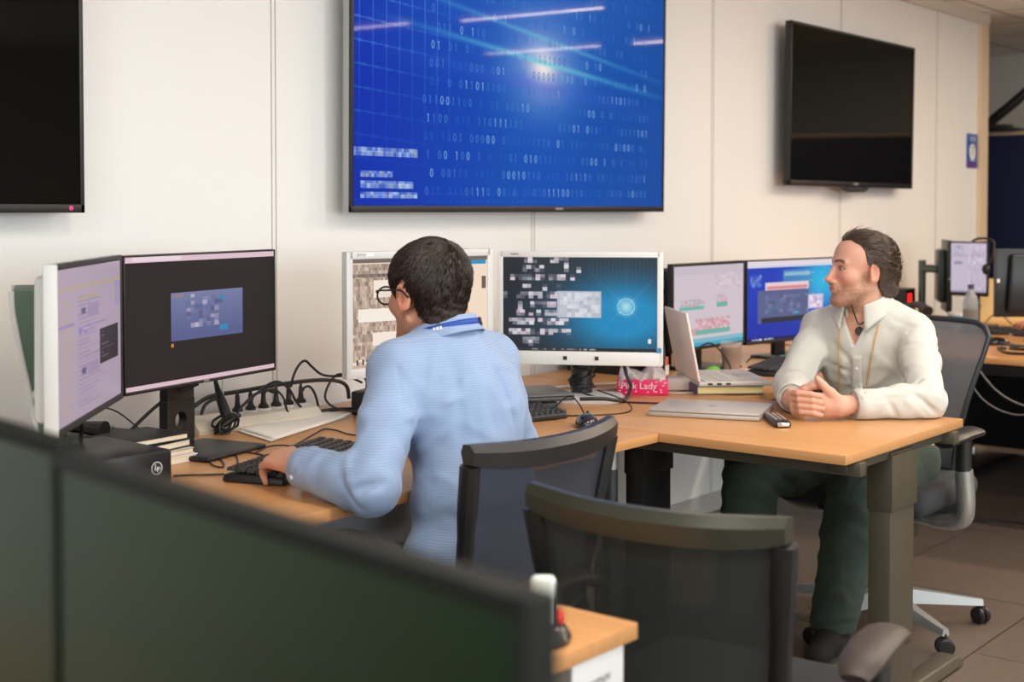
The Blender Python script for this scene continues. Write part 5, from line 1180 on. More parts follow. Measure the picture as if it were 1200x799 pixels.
def shoe_obj(parent, name, an, toe, m, sole):
    f = toe - an; f[2] = 0; L = np.linalg.norm(f); f /= L; rt_ = np.array((f[1], -f[0], 0)); R = np.stack([rt_, f, (0, 0, 1)], 1)
    lo = np.minimum(an, toe) - .10; hi = np.maximum(an, toe) + .10; F = Field(np.arange(lo[0], hi[0], .005), np.arange(lo[1], hi[1], .005), np.arange(-.01, .16, .005))
    b = an.copy(); b[2] = 0; F.frame(R, b); F.cap((0, -.035, .045), (0, .06, .043), .040, .042, .02); F.cap((0, .06, .040), (0, L - .04, .030), .042, .034, .03); F.cap((0, -.02, .05), (0, -.01, .105), .040, .042, .02)
    F.frame(); F.D = np.maximum(F.D, (.012 - F.z)[None, None, :]); o = field_obj(name, F, m, parent, origin=tuple(parent.location))
    poly = []
    for k in range(24):
        a = 2 * PI * k / 24; y = math.sin(a); x = math.cos(a) * (.042 if y > 0 else .036); poly.append((x, y * (L - .01 if y > 0 else .075) * (.97)))
    M = Matrix.Translation(Vector(b) - parent.location) @ Matrix(R.tolist()).to_4x4(); s = MB().prism(poly, .018, M).build('sole', sole, o)
    lc = MB().at(M)
    for i in range(4): lc.tube([(-.025, .045 + i * .022, .082 - i * .008), (0, .050 + i * .022, .088 - i * .008), (.025, .045 + i * .022, .082 - i * .008)], .003, 6)
    lc.build('laces', M_black, o); return o
def ring_collar(name, parent, c, R, rx, ry, h, m, gap=0.0, point=.0, flap=.035, tilt=0.0, th=.002, flare=.012):
    """shirt collar: stand plus folded leaf, open at the front by gap (radians each side)"""
    R = Matrix(np.array(R).tolist()); c = Vector(c) - parent.location; n = 44; b = MB(); rows = 8
    def P(u, v):
        a = (PI / 2 + gap) + (2 * PI - 2 * gap) * u; fr = abs(2 * u - 1) ** 6   # 1 at the front ends
        ca, sa = math.cos(a), math.sin(a)
        if v < .4: k = v / .4; rr_, z = 1.0 + .04 * k, h * k
        elif v < .5: k = (v - .4) / .1; rr_, z = 1.04 + .10 * k, h + .003
        else: k = (v - .5) / .5; rr_, z = 1.14 + (flare / rx) * k + .12 * fr * k, h + .003 - (flap + point * fr) * k
        z += tilt * sa * -1 + (-.012 * fr)
        return tuple(c + R @ Vector((ca * rx * rr_, sa * ry * rr_, z)))
    b.grid(P, n, 16); o = b.build(name, m, parent); solid(o, th); return o
def shirt_check(name, a, bcol, freq):
    m = bpy.data.materials.new(name); m.use_nodes = True; nt = m.node_tree; b = nt.nodes['Principled BSDF']; b.inputs['Roughness'].default_value = .8
    tc = nt.nodes.new('ShaderNodeTexCoord'); sx = nt.nodes.new('ShaderNodeSeparateXYZ'); nt.links.new(tc.outputs['Object'], sx.inputs[0])
    def M_(op, p, q=None, v=None):
        k = nt.nodes.new('ShaderNodeMath'); k.operation = op; nt.links.new(p, k.inputs[0])
        if q is not None: nt.links.new(q, k.inputs[1])
        if v is not None: k.inputs[1].default_value = v
        return k.outputs[0]
    u = M_('SUBTRACT', sx.outputs[0], sx.outputs[1]); s1 = M_('SINE', M_('MULTIPLY', u, v=freq)); s2 = M_('SINE', M_('MULTIPLY', sx.outputs[2], v=freq)); s = M_('MULTIPLY', M_('ADD', s1, s2), v=.25); s = M_('ADD', s, v=.5)
    mx = nt.nodes.new('ShaderNodeMix'); mx.data_type = 'RGBA'; mx.inputs[6].default_value = (*lin(a), 1); mx.inputs[7].default_value = (*lin(bcol), 1); nt.links.new(s, mx.inputs[0]); nt.links.new(mx.outputs[2], b.inputs['Base Color'])
    b.inputs['Sheen Weight'].default_value = .2; return m
A = lambda *p: np.array(p, float)
def between(F, a, b, k): return a + (b - a) * k
def tilt_R(R, ang): return np.array(Matrix(np.array(R).tolist()) @ Matrix.Rotation(ang, 3, 'X'))

# ----------------------------------------------------------------- the man in blue, seen from behind
R1 = rot_frame((0, 1)); H1c = A(2.222, 2.055, 1.158); H1 = rot_frame((.15, .99), math.radians(-4), 0)
p1 = dict(R=R1, Rw=tilt_R(R1, -.20), Rc=tilt_R(R1, -.30), pelvis=A(2.205, 1.885, .575), waist=A(2.205, 1.90, .72), chest=A(2.238, 1.975, .91), shL=A(2.090, 2.02, .995), shR=A(2.398, 2.02, .990), neck0=A(2.238, 2.00, 1.045),
          elL=A(1.925, 1.93, .785), wrL=A(1.925, 2.145, .800), elR=A(2.51, 2.04, .78), wrR=A(2.50, 2.30, .785))
F = Field(lerp_axis([(1.80, 2.12, .0045), (2.12, 2.34, .003), (2.34, 2.72, .0055)]), lerp_axis([(1.60, 1.92, .008), (1.92, 2.46, .0033)]), lerp_axis([(.02, .68, .011), (.68, .74, .007), (.74, .86, .0035), (.86, 1.02, .006), (1.02, 1.30, .003)]))
torso_sdf(F, p1, -.012); arm_sdf(F, p1['shL'], p1['elL'], p1['wrL'], -.006); arm_sdf(F, p1['shR'], p1['elR'], p1['wrR'], -.006)
F.cap(A(2.236, 2.005, 1.02), A(2.232, 2.035, 1.12), .058, .055, .03); head_sdf(F, H1, H1c, .985)
F.frame(); F.cap(A(2.236, 2.00, 1.04), A(2.233, 2.025, 1.13), .056, .056, .02)
for sx in (-1, 1):
    leg_sdf(F, A(2.235 + sx * .09, 1.92, .53), A(2.235 + sx * .15, 2.35, .50), A(2.235 + sx * .15, 2.34, .10), -.012); F.frame(); F.cap(A(2.235 + sx * .15, 2.30, .05), A(2.235 + sx * .15, 2.42, .04), .03, .028, .02)
hand_sdf(F, p1['wrL'] + A(.0, .004, .004), (.26, .95, .04), (-.25, .0, .96), (.9, -.30, .20), ((.42, .75, .6), (.38, .8, .6), (.38, .8, .6), (.42, .75, .6)), (.6, .8), .02, 1.06)
hand_sdf(F, p1['wrR'] + A(0, .012, 0), (-.1, 1, -.05), (0, 0, 1), (-1, 0, 0), ((.4, .6, .4),) * 4, (.5, .6))
man1 = field_obj('person', F, SKIN, None, (2.235, 1.95, 0), head_colour(H1, H1c, .985, (206, 150, 122), (180, 100, 88), (48, 34, 28), (120, 92, 78), .25), 1)
tag(man1, 'man in a light blue checked shirt seen from behind, typing, short dark hair and glasses', 'person')
del F
O1 = tuple(man1.location)
# shirt
F = Field(np.arange(1.84, 2.64, .0038), np.arange(1.72, 2.36, .0038), np.arange(.56, 1.12, .0038))
torso_sdf(F, p1, .010); F.frame(); F.ell(p1['pelvis'] + A(0, -.005, .03), (.205, .135, .11), R1, .03)
arm_sdf(F, p1['shL'], p1['elL'], p1['wrL'] + A(0, -.03, 0), .010, .022, (.047, .046, .042, .033)); arm_sdf(F, p1['shR'], p1['elR'], p1['wrR'] + A(0, -.03, 0), .010, .022, (.047, .046, .042, .033))
def folds1(X, Y, Z):
    k = 1.0 - np.clip((Z - .93) / .1, 0, 1) * .6; a = vnoise(X, Y, Z * .6, 46, 3); b = vnoise(X * .8, Y, Z * 1.5, 88, 9)
    dr = np.sin((Z * 60 + (X - 2.235) * 45 * np.sign(X - 2.235)) + 3 * a)
    arm = np.clip((2.06 - X) / .05, 0, 1); low = np.clip((.75 - Z) / .1, 0, 1)
    return .0034 * a * k + .0012 * b * k + .0018 * dr * low * (1 - arm) + arm * .0012 * np.sin(Y * 90 + Z * 70 + 2 * a)
F.warp(folds1); F.warp(lambda X, Y, Z: ridges(X + .3 * Z, Y, Z * 1.3, 26, 31, .0050) + ridges(X, Y, Z - .4 * X, 42, 77, .0028)); F.frame()
creases(F, [(480, 476, 545, 436, .010, .006), (478, 490, 540, 466, .009, -.004), (476, 500, 530, 486, .010, .005), (472, 520, 505, 566, .010, .005), (490, 530, 530, 500, .010, -.004), (466, 588, 530, 606, .010, .006), (462, 604, 545, 622, .009, -.005), (470, 622, 530, 634, .009, .005),
    (495, 566, 600, 520, .016, .004), (505, 585, 600, 545, .012, -.004), (562, 400, 596, 500, .014, .005), (548, 420, 572, 520, .014, -.004), (530, 425, 548, 545, .016, .004), (510, 410, 500, 470, .012, -.003), (580, 430, 610, 520, .010, .004),
    (462, 402, 500, 396, .004, .002), (500, 396, 560, 393, .004, .002), (560, 393, 600, 408, .004, .002), (447, 398, 466, 430, .005, .003), (466, 430, 474, 480, .005, .003),
    (425, 450, 455, 470, .010, .004), (414, 480, 458, 505, .010, .005), (412, 500, 455, 525, .009, -.004), (408, 525, 462, 540, .010, .005), (405, 550, 455, 556, .009, -.004), (410, 575, 450, 566, .010, .006), (400, 560, 425, 600, .008, .005), (385, 560, 405, 603, .008, -.004), (372, 556, 392, 600, .008, .006), (360, 560, 372, 594, .007, -.004), (348, 556, 360, 588, .007, .005)], 2.2)
F.slab_cut(p1['wrL'] + A(0, -.028, 0), (0, 1, 0), .07); F.slab_cut(p1['wrR'] + A(0, -.028, 0), (0, 1, 0), .07)
F.D = np.maximum(F.D, (.585 - F.z)[None, None, :]); F.ell(p1['neck0'] + A(0, .012, .055), (.060, .062, .055), R1, .006, 's')
shirt1 = shirt_check('light_blue_check', (120, 144, 184), (152, 175, 206), 1250)
so = field_obj('shirt', F, shirt1, man1, O1); del F
# cuffs with buttons
for nm, wr in (('L', p1['wrL']), ('R', p1['wrR'])):
    c = Vector(wr) - man1.location; b = MB().tube([c + Vector((0, -.065, .0)), c + Vector((0, -.03, 0)), c + Vector((0, -.004, 0))], [.0445, .0435, .042], 22, cap=False); o = b.build('cuff', shirt1, man1); solid(o, .003)
    MB().ell(tuple(c + Vector((-.041, -.020, -.012))), (.0035, .006, .006), 10, 6).build('cuff_button', M_white, o)
ring_collar('collar', man1, p1['neck0'] + A(-.002, .012, .006), rot_frame((-.05, 1), math.radians(-16)), .066, .068, .036, shirt1, .12, .01, .038, .004)
# lanyard round the collar
Rl = Matrix(rot_frame((-.05, 1), math.radians(-16)).tolist()); cl = Vector(p1['neck0']) + Vector((-.002, .012, .012)) - man1.location
b = MB()
def lany(u, v):
    a = PI * .93 + u * PI * 1.14; r = 1.20; return tuple(cl + Rl @ Vector((math.cos(a) * .066 * r, math.sin(a) * .070 * r, .012 + .016 * v - .002)))
b.grid(lany, 30, 1); o = b.build('lanyard', mat('royal_blue_ribbon', (20, 70, 160), .6), man1); solid(o, .002)
b = MB()
def lclip(u, v):
    a = PI * 1.60 + u * .22; r = 1.235; return tuple(cl + Rl @ Vector((math.cos(a) * .066 * r, math.sin(a) * .070 * r, .009 + .018 * v)))
b.grid(lclip, 4, 1); q = solid(b.build('black_clip', M_black, o), .003)
b = MB()
for k in range(3):
    def lw(u, v, k=k):
        a = PI * 1.12 + k * .09 + u * .06; r = 1.232; return tuple(cl + Rl @ Vector((math.cos(a) * .066 * r, math.sin(a) * .070 * r, .014 + .007 * v)))
    b.grid(lw, 2, 1)
b.build('white_print', M_white, o)
# hair cap
def hair_obj(man, H, Hc, s, line, infl, m, name='hair', extra=None, rough=.0012, step=.0032, groove=None, crown=1.0):
    H = np.array(H); r = .17; F = Field(np.arange(-.115, .115, step), np.arange(-.16, .13, step), np.arange(-.14, .15, step))
    head_sdf(F, np.eye(3), (0, 0, 0), s, infl, True); F.frame()
    F.cap((0, -.045, -.02), (0, -.042, -.085), .052 + infl, .046 + infl, .03)
    if extra: extra(F)
    F.warp(lambda X, Y, Z: rough * vnoise(X, Y, Z, 420, 2) + rough * .9 * vnoise(X, Y, Z, 230, 5) + (groove(X, Y, Z) if groove else 0))
    X, Y, Z = F.x[:, None, None], F.y[None, :, None], F.z[None, None, :]
    F.D = np.maximum(F.D, line(X, Y, Z).astype(np.float32))
    V, Q = surface(F); V = relax(V, Q, 1, .3); W = V @ H.T + np.array(Hc) - np.array(man.location); me = mesh_np(name, W, Q); me.materials.append(m); o = bpy.data.objects.new(name, me); C.objects.link(o); o.parent = man; return V
def line1(X, Y, Z):
    yb = Y + 0 * X
    zl = np.interp(yb, [-.13, -.06, -.035, -.02, .005, .022, .034, .05, .072, .1], [-.080, -.078, -.045, .028, .030, -.005, -.005, .040, .062, .075]); zl = zl + 18 * np.maximum(0, np.abs(X) - .03) ** 2 * (Y < -.04) * .6
    return zl - Z
M_hair1 = mat('dark_brown_hair', (40, 29, 23), .5, var=.35, scale=160, bump=.5, bdist=.003)
HV = hair_obj(man1, H1, H1c, .985, line1, .0055, M_hair1, rough=.0014)
strands('hair_strands', man1, HV, H1, H1c, M_hair1, 5200, .013, np.array((.005, -.065, .095)), .0020, 3, lambda p: abs(p[0]) + abs(p[1] + .02) + abs(p[2] - .03) > .09)
# glasses
def in_head(H, Hc, man): return Matrix.Translation(Vector(Hc) - man.location) @ Matrix(np.array(H).tolist()).to_4x4()
g = MB().at(in_head(H1, H1c, man1))
for q in (-1, 1):
    g.tube([(q * .034 + .025 * math.cos(a), .108 - .10 * (abs(q * .034 + .025 * math.cos(a))) ** 1.5, -.004 + .020 * math.sin(a)) for a in [2 * PI * k / 22 for k in range(23)]], .0023, 6)
    g.tube([(q * .060, .106, .004), (q * .074, .085, .008), (q * .080, .03, .008), (q * .082, -.012, .006), (q * .079, -.032, -.010)], .0022, 6, sub=4)
g.tube([(-.010, .110, .002), (0, .113, .005), (.010, .110, .002)], .0016, 6, sub=3)
go = g.build('glasses', M_black, man1)
ln = MB().at(in_head(H1, H1c, man1))
for q in (-1, 1):
    ln.add([(q * .034 + .024 * math.cos(2 * PI * k / 22), .106 - .10 * (abs(q * .034 + .024 * math.cos(2 * PI * k / 22))) ** 1.5 * 1.0, -.004 + .019 * math.sin(2 * PI * k / 22)) for k in range(22)], [tuple(range(22))])
ln.build('lens', mat('lens_glass', (240, 245, 245), .02, alpha=.12), go)
# trousers, belt, shoes
M_tr1 = mat('black_trousers', (22, 24, 26), .85)
F = Field(np.arange(1.96, 2.52, .008), np.arange(1.72, 2.46, .008), np.arange(.06, .72, .008)); F.frame(); F.ell(p1['pelvis'] + A(0, 0, -.015), (.182, .128, .10), R1, .03)
for sx in (-1, 1): leg_sdf(F, A(2.235 + sx * .09, 1.92, .545), A(2.235 + sx * .15, 2.35, .515), A(2.235 + sx * .15, 2.34, .10), .006)
F.D = np.maximum(F.D, (F.z - .625)[None, None, :]); field_obj('trousers', F, M_tr1, man1, O1); del F
cb = Vector(p1['pelvis']) - man1.location; o = MB().lathe([(.0, -.0), (.0, .0)], (0, 0, 0)).tube([(cb.x + .184 * math.cos(a), cb.y + .13 * math.sin(a), .592) for a in [2 * PI * k / 32 for k in range(33)]], .016, 8, sy=1.0).build('belt', M_black, man1)
for sx in (-1, 1): shoe_obj(man1, 'shoe', A(2.235 + sx * .15, 2.33, .1), A(2.235 + sx * .15, 2.52, 0), M_black, M_dark)

# ----------------------------------------------------------------- the man in white, facing us
R2 = rot_frame((-1, 0)); H2 = rot_frame((-.74, .673), math.radians(4), math.radians(0)); H2c = A(3.988, 1.843, 1.155)
p2 = dict(R=R2, Rw=tilt_R(R2, -.12), Rc=tilt_R(R2, -.14), pelvis=A(4.155, 1.85, .575), waist=A(4.115, 1.85, .73), chest=A(4.07, 1.85, .895), shL=A(4.045, 1.692, .952), shR=A(4.045, 2.012, .952), neck0=A(4.03, 1.848, 1.012), sr=.044,
          elL=A(3.80, 1.548, .788), wrL=A(3.612, 1.710, .783), elR=A(3.868, 2.018, .788), wrR=A(3.600, 1.878, .787))
rtv, upv, nv = A(.6320, -.7750, 0), A(0, 0, 1), A(-.775, -.632, .03)
Cc = A(3.558, 1.770, .786)
def cs(r, u, n): return Cc + rtv * r + upv * u + nv * n
F = Field(lerp_axis([(3.35, 3.46, .006), (3.46, 3.70, .0032), (3.70, 3.86, .006), (3.86, 4.12, .0028), (4.12, 4.36, .008)]), lerp_axis([(1.46, 1.64, .0065), (1.64, 1.98, .0028), (1.98, 2.20, .0065)]), lerp_axis([(.02, .70, .011), (.70, .735, .006), (.735, .865, .003), (.865, .96, .006), (.96, 1.30, .0028)]))
torso_sdf(F, p2, -.004); arm_sdf(F, p2['shL'], p2['elL'], p2['wrL'], -.006); arm_sdf(F, p2['shR'], p2['elR'], p2['wrR'], -.006)
F.frame(); F.cap(A(4.035, 1.848, .99), A(4.01, 1.845, 1.12), .062, .058, .03); head_sdf(F, H2, H2c, 1.0); F.frame()
F.cap(A(4.03, 1.848, 1.0), A(4.012, 1.846, 1.10), .060, .058, .03)
legs2 = ((A(4.13, 1.75, .52), A(3.735, 1.735, .505), A(3.785, 1.83, .09), A(3.585, 1.80, 0)), (A(4.13, 1.95, .52), A(3.70, 2.065, .525), A(3.72, 2.12, .09), A(3.52, 2.14, 0)))
for hp, kn, an, toe in legs2: leg_sdf(F, hp, kn, an, -.012); F.frame(); F.cap(an - A(0, 0, .04), toe + A(.09, 0, .038), .026, .018, .02)
# left hand: back towards us; its fingers go round the far side
F.frame()
F.chain([p2['wrL'], cs(.052, -.006, .012), cs(.022, -.006, .012)], [.026, .025, .022], .016)
for i, u in enumerate((.022, .006, -.010, -.026)):
    k = cs(-.004, u, .008); F.cap(cs(.060, -.004 + u * .5, .006), k, .016, .0125, .012); F.chain([k, cs(-.040, u + .002, .004), cs(-.058, u + .002, -.018), cs(-.052, u, -.038)], [.0105, .0095, .009, .008], .003)
F.chain([cs(.055, .010, .016), cs(.030, .034, .014), cs(.008, .056, .008), cs(-.006, .074, .002)], [.016, .0135, .011, .0085], .008)
# right hand: palm behind, its fingers wrap over the back of the left one
F.chain([p2['wrR'], cs(-.050, -.006, -.040), cs(-.045, -.006, -.030)], [.028, .027, .024], .016)
for i, u in enumerate((.032, .0140, -.0040, -.0215)):
    k = cs(-.078 + .004 * i, u, -.012); F.cap(cs(-.050, u * .6, -.040), k, .017, .0125, .012)
    F.chain([k, cs(-.066 + .003 * i, u + .002, .022), cs(-.030 + .002 * i, u, .036), cs(-.006 + .004 * i - (.008 if i == 3 else 0), u - .006, .034)], [.0096, .0092, .0088, .0078], .0015)
F.chain([cs(-.050, .018, -.040), cs(-.036, .040, -.020), cs(-.016, .052, -.012), cs(.004, .050, -.010)], [.016, .0135, .011, .009], .008)
man2 = field_obj('person', F, SKIN, None, (4.10, 1.85, 0), head_colour(H2, H2c, 1.0, (212, 160, 136), (178, 104, 94), (84, 60, 46), (112, 78, 56), .75), 1)
tag(man2, 'man in a white open-necked shirt sitting with clasped hands, hair tied back, stubble', 'person'); O2 = tuple(man2.location)
# shirt
NECKL = [on_cloth(F, x, y, 3.4, .002) for x, y in ((998, 358), (1002, 370), (1007, 380), (1016, 374), (1024, 364), (1030, 354))]; PEND = on_cloth(F, 1007, 388, 3.4, .004)
F = Field(np.arange(3.56, 4.34, .0038), np.arange(1.44, 2.20, .0038), np.arange(.55, 1.08, .0038)); torso_sdf(F, p2, .012)
wl = p2['wrL'] + (p2['elL'] - p2['wrL']) * .10; wr = p2['wrR'] + (p2['elR'] - p2['wrR']) * .10
arm_sdf(F, p2['shL'], p2['elL'], wl, .010, .022, (.046, .045, .040, .028)); arm_sdf(F, p2['shR'], p2['elR'], wr, .010, .022, (.046, .046, .042, .030))
F.warp(lambda X, Y, Z: .0034 * vnoise(X, Y, Z * .7, 44, 13) + .0014 * vnoise(X, Y, Z, 92, 6) + .0018 * np.sin((X * 70 + Y * 40 - Z * 55) + 2.5 * vnoise(X, Y, Z, 30, 3)) * np.clip((.90 - Z) / .1, 0, 1))
F.warp(lambda X, Y, Z: ridges(X, Y + .3 * Z, Z * 1.3, 26, 14, .0050) + ridges(X, Y, Z - .4 * Y, 44, 88, .0028))
creases(F, [(1066, 388, 1060, 445, .006, .006), (1058, 430, 1100, 402, .009, .005), (1060, 442, 1102, 425, .008, -.004), (1062, 450, 1104, 446, .009, .006), (1066, 458, 1104, 466, .008, -.004), (1072, 462, 1100, 486, .008, .007), (1062, 470, 1085, 490, .008, -.004), (1040, 468, 1052, 490, .008, .005),
    (1020, 470, 1060, 464, .007, .004), (1044, 372, 1070, 384, .008, .004), (1040, 385, 1062, 405, .010, .004), (1030, 420, 1062, 436, .009, .005), (1024, 432, 1060, 450, .008, -.004), (1018, 446, 1060, 456, .008, .005), (1016, 458, 1050, 462, .007, -.004),
    (975, 400, 998, 425, .009, .004), (968, 425, 998, 436, .008, .005), (968, 440, 998, 452, .008, -.004), (985, 460, 1004, 448, .007, .004), (946, 395, 962, 440, .007, .006), (925, 402, 958, 425, .009, .005), (920, 420, 955, 440, .008, -.004), (915, 435, 952, 450, .009, .006), (913, 450, 945, 462, .008, -.004), (916, 462, 936, 474, .007, .005)], 3.2)
F.frame(); dl = (p2['wrL'] - p2['elL']); dr = (p2['wrR'] - p2['elR']); F.slab_cut(wl, dl, .07); F.slab_cut(wr, dr, .07)
F.D = np.maximum(F.D, np.where((F.x[:, None, None] < 3.90), .7435 - F.z[None, None, :], -1)); F.ell(p2['neck0'] + A(-.012, 0, .045), (.062, .066, .05), R2, .006, 's')
# open V at the front
n0 = p2['neck0']
def vcut(X, Y, Z):
    half = .001 + .046 * np.clip((Z - .915) / .10, 0, 1.3); return np.maximum.reduce([np.abs(Y - n0[1]) - half + 0 * X, X - (n0[0] - .03) + 0 * Y + 0 * Z, .915 - Z + 0 * X + 0 * Y])
F._put(vcut, n0 - A(.2, .1, .16), n0 + A(.02, .1, .1), .001, 's')
M_sh2 = mat('white_shirt_cotton', (205, 204, 196), .85, bump=.25, scale=45, bdist=.004)
SH2 = F; field_obj('shirt', F, M_sh2, man2, O2)
for wv, d in ((wl, dl), (wr, dr)):
    d = Vector(d).normalized(); c = Vector(wv) - man2.location; b = MB().tube([c - d * .062, c - d * .02, c + d * .004], [.042, .0425, .041], 22, cap=False); o = b.build('cuff', M_sh2, man2); solid(o, .003)
ring_collar('collar', man2, n0 + A(-.006, 0, .022), rot_frame((-1, 0), math.radians(-10)), .067, .070, .040, M_sh2, .42, .030, .046, .010, .0022, .020)
def strip(b, rows, off):
    vs = []
    for (xl, yl, xr, yr) in rows:
        for k in range(4): q = on_cloth(SH2, xl + (xr - xl) * k / 3, yl + (yr - yl) * k / 3, 3.2, off); vs.append(tuple(q - np.array(O2)))
    b.add(vs, [(4 * i + k, 4 * i + k + 1, 4 * i + k + 5, 4 * i + k + 4) for i in range(len(rows) - 1) for k in range(3)])
b = MB(); strip(b, [(997.5, y, 1009.5 + (y - 414) * .03, y + 1) for y in range(416, 468, 5)], .002); plk = solid(b.build('button_placket', M_sh2, man2), .003)
for x, y in ((1004, 432), (1004.5, 456)): q = on_cloth(SH2, x, y, 3.2, .004) - np.array(O2); MB().ell(tuple(q), (.003, .0055, .0055), 10, 6).build('button', M_white, plk)
# necklace and lanyard cords
nk = MB().tube([tuple(q - np.array(O2)) for q in NECKL], .0018, 6, sub=5).build('necklace', M_black, man2)
MB().at(Matrix.Translation(Vector(PEND - np.array(O2))) @ Matrix.Rotation(math.radians(40), 4, 'Z')).lathe([(0, -.004), (.012, -.004), (.014, 0), (.012, .004), (0, .004)], (0, 0, 0), 20, axis='x').build('pendant', mat('dark_stone', (30, 26, 26), .2, coat=.5), nk)
M_tan = mat('tan_cord', (206, 166, 100), .6)
def dense(pl, n=16):
    t = np.linspace(0, len(pl) - 1, n); a = np.array(pl, float); return [(np.interp(k, range(len(pl)), a[:, 0]), np.interp(k, range(len(pl)), a[:, 1])) for k in t]
for side in (((985, 372), (984, 390), (983, 415), (983, 440), (983, 466)), ((1030, 380), (1026, 396), (1021, 418), (1017, 440), (1014, 460))):
    MB().tube([tuple(on_cloth(SH2, x, y, 3.2, .004) - np.array(O2)) for x, y in dense(side)], .0026, 7, sub=2).build('lanyard_cord', M_tan, man2)
# wristwatch cord on the right wrist
d = Vector(dr).normalized(); c = Vector(p2['wrR']) - man2.location + d * .0; MB().tube([c - d * .006, c + d * .008], [.0315, .0315], 20, cap=False).build('wrist_band', mat('olive_band', (150, 150, 96), .6), man2)
# hair swept back
def line2(X, Y, Z):
    zl = np.interp(Y + 0 * X, [-.14, -.065, -.040, -.022, -.002, .004, .013, .022, .034, .050, .066, .1], [-.105, -.085, -.050, .022, .022, .014, .018, .055, .074, .085, .094, .102]); zl = zl - .012 * np.clip(1 - np.abs(X) / .03, 0, 1) * (Y > .04)
    zl = zl + .005 * vnoise(X, Y, Z, 160, 41) * (Y > -.0)
    return zl - Z
def extra2(F):
    F.ell((0, -.098, .002), (.044, .026, .042), None, .02); F.ell((0, -.094, -.050), (.036, .026, .030), None, .02); F.ell((.02, -.104, -.02), (.022, .016, .02), None, .01); F.cap((0, -.09, -.06), (0, -.088, -.105), .022, .010, .01)
def groove2(X, Y, Z):
    back = np.clip((-.07 - Y) / .03, 0, 1); return .0006 * vnoise(X, Y * .2, Z, 420, 1) * (1 - back) + back * .0040 * vnoise(X, Y, Z, 230, 12)
M_hair2 = mat('ash_brown_hair', (66, 49, 38), .5, var=.4, scale=90, bump=.4, bdist=.002)
HV = hair_obj(man2, H2, H2c, 1.0, line2, .0040, M_hair2, extra=extra2, groove=groove2, rough=.0008)
strands('hair_strands', man2, HV, H2, H2c, M_hair2, 2600, .034, np.zeros(3), .0022, 5, lambda p: p[1] > -.085, .0011, (0, -1, -.25))
strands('hair_curls', man2, HV, H2, H2c, M_hair2, 700, .014, np.array((.01, -.10, .02)), .0045, 6, lambda p: p[1] < -.07, .0011)
# trousers
M_tr2 = mat('dark_green_grey_trousers', (60, 74, 64), .9, var=.12, scale=120)
F = Field(np.arange(3.56, 4.38, .0065), np.arange(1.56, 2.24, .0065), np.arange(.07, .74, .0065)); F.frame(); F.ell(p2['pelvis'] + A(.01, 0, -.02), (.185, .13, .11), R2, .03)
for hp, kn, an, toe in legs2:
    leg_sdf(F, hp + A(0, 0, .005), kn + A(0, 0, .0), an + A(0, 0, .0), .018, .035); F.cap(kn, an + A(0, 0, .01), .078, .066, .03)
F.warp(lambda X, Y, Z: .004 * vnoise(X, Y, Z, 42, 21) + .003 * np.sin(Z * 90 + X * 60 + 2 * vnoise(X, Y, Z, 30, 2)) * np.clip((Z - .36) / .1, 0, 1) * np.clip((3.9 - X) / .1, 0, 1))
F.warp(lambda X, Y, Z: ridges(X, Y, Z * 1.6, 30, 64, .006) + ridges(X, Y, Z + .5 * Y, 55, 19, .003))
F.D = np.maximum(F.D, (F.z - .66)[None, None, :]); field_obj('trousers', F, M_tr2, man2, O2); del F
for hp, kn, an, toe in legs2:
    shoe_obj(man2, 'shoe', an, toe, mat('black_suede', (18, 18, 19), .85), mat('sole_dark', (52, 50, 50), .7)); c = Vector(an) - man2.location
    MB().tube([c + Vector((0, 0, -.01)), c + Vector((0, 0, .03))], .040, 16, cap=False).build('sock', mat('pale_sock', (206, 200, 186), .9), man2)

# ----------------------------------------------------------------- third person at the far desk (only a hand reaches into the photo)
R3 = rot_frame((-.35, .94)); c3 = A(7.25, 1.45, 0)
p3 = dict(R=R3, Rw=tilt_R(R3, -.1), Rc=tilt_R(R3, -.1), pelvis=c3 + A(0, 0, .57), waist=c3 + A(-.02, .03, .73), chest=c3 + A(-.03, .06, .91), shL=c3 + A(-.19, .0, 1.0), shR=c3 + A(.15, .13, 1.0), neck0=c3 + A(-.03, .07, 1.05), elL=A(6.93, 1.86, .79), wrL=A(6.71, 2.13, .80), elR=A(7.48, 1.85, .79), wrR=A(7.2, 2.1, .79))
F = Field(np.arange(6.5, 7.62, .008), np.arange(1.26, 2.40, .008), lerp_axis([(.04, .72, .014), (.72, .86, .005), (.86, 1.34, .008)]))
torso_sdf(F, p3, -.012); arm_sdf(F, p3['shL'], p3['elL'], p3['wrL'], -.004); arm_sdf(F, p3['shR'], p3['elR'], p3['wrR'], -.006)
H3c = c3 + A(-.04, .11, 1.17); F.frame(); F.cap(p3['neck0'], H3c - A(0, .02, .05), .06, .057, .03); head_sdf(F, R3, H3c, .98)
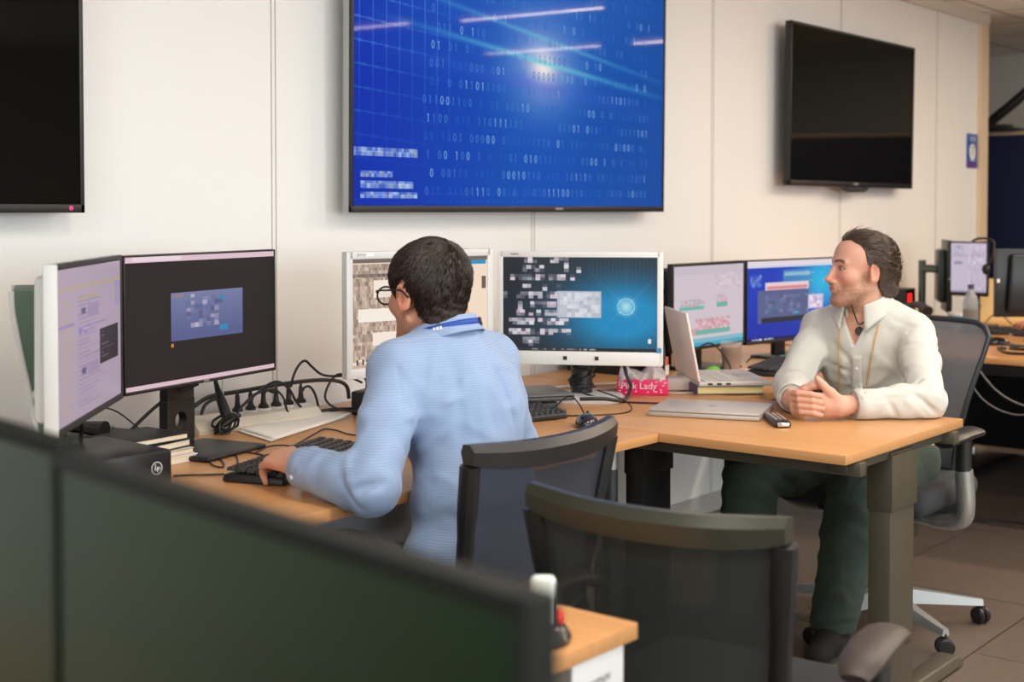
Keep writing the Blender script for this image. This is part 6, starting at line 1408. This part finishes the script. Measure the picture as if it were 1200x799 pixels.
for sx in (-1, 1): leg_sdf(F, c3 + A(sx * .09, .04, .53), c3 + A(sx * .12 - .1, .45, .52), c3 + A(sx * .12 - .1, .45, .1), -.008); F.frame(); F.cap(c3 + A(sx * .12 - .1, .42, .05), c3 + A(sx * .12 - .14, .58, .05), .035, .03, .02)
hand_sdf(F, p3['wrL'] + A(-.005, .01, 0), (-.35, .93, -.05), (-.2, 0, 1), (.9, .35, 0), ((.25, .5, .3), (.25, .5, .3), (.25, .5, .3), (.3, .5, .3)), (.4, .4), .09)
hand_sdf(F, p3['wrR'] + A(0, .01, 0), (-.3, .9, -.1), (0, 0, 1), (-1, 0, 0), ((.4, .6, .4),) * 4)
man3 = field_obj('person', F, SKIN, None, tuple(c3), head_colour(R3, H3c, .98, (216, 150, 116), (180, 100, 88), (60, 40, 30)), 1)
tag(man3, 'person at the far desk, only a typing hand showing at the right edge', 'person'); del F
F = Field(np.arange(6.7, 7.62, .01), np.arange(1.26, 2.2, .01), np.arange(.54, 1.14, .01)); torso_sdf(F, p3, .012); arm_sdf(F, p3['shL'], p3['elL'], p3['elL'] + (p3['wrL'] - p3['elL']) * .7, .012); arm_sdf(F, p3['shR'], p3['elR'], p3['elR'] + (p3['wrR'] - p3['elR']) * .7, .012)
F.frame(); F.ell(p3['neck0'] + A(0, .01, .05), (.06, .06, .05), R3, .006, 's'); field_obj('shirt', F, mat('dark_shirt', (40, 42, 52), .85), man3, tuple(c3)); del F
F = Field(np.arange(6.9, 7.6, .012), np.arange(1.26, 2.1, .012), np.arange(.08, .72, .012)); F.frame(); F.ell(p3['pelvis'], (.18, .13, .11), R3, .03)
for sx in (-1, 1): leg_sdf(F, c3 + A(sx * .09, .04, .535), c3 + A(sx * .12 - .1, .45, .525), c3 + A(sx * .12 - .1, .45, .1), .008)
field_obj('trousers', F, M_tr1, man3, tuple(c3)); del F
hair_obj(man3, R3, H3c, .98, line1, .008, M_hair1, step=.006)
low_chair('dark office chair of the person at the far desk, outside the right edge', (7.25, 1.50, 0), math.radians(20), mesh_fabric('dark_mesh', (44, 46, 44), .88), M_rail, arms=(0, 0))
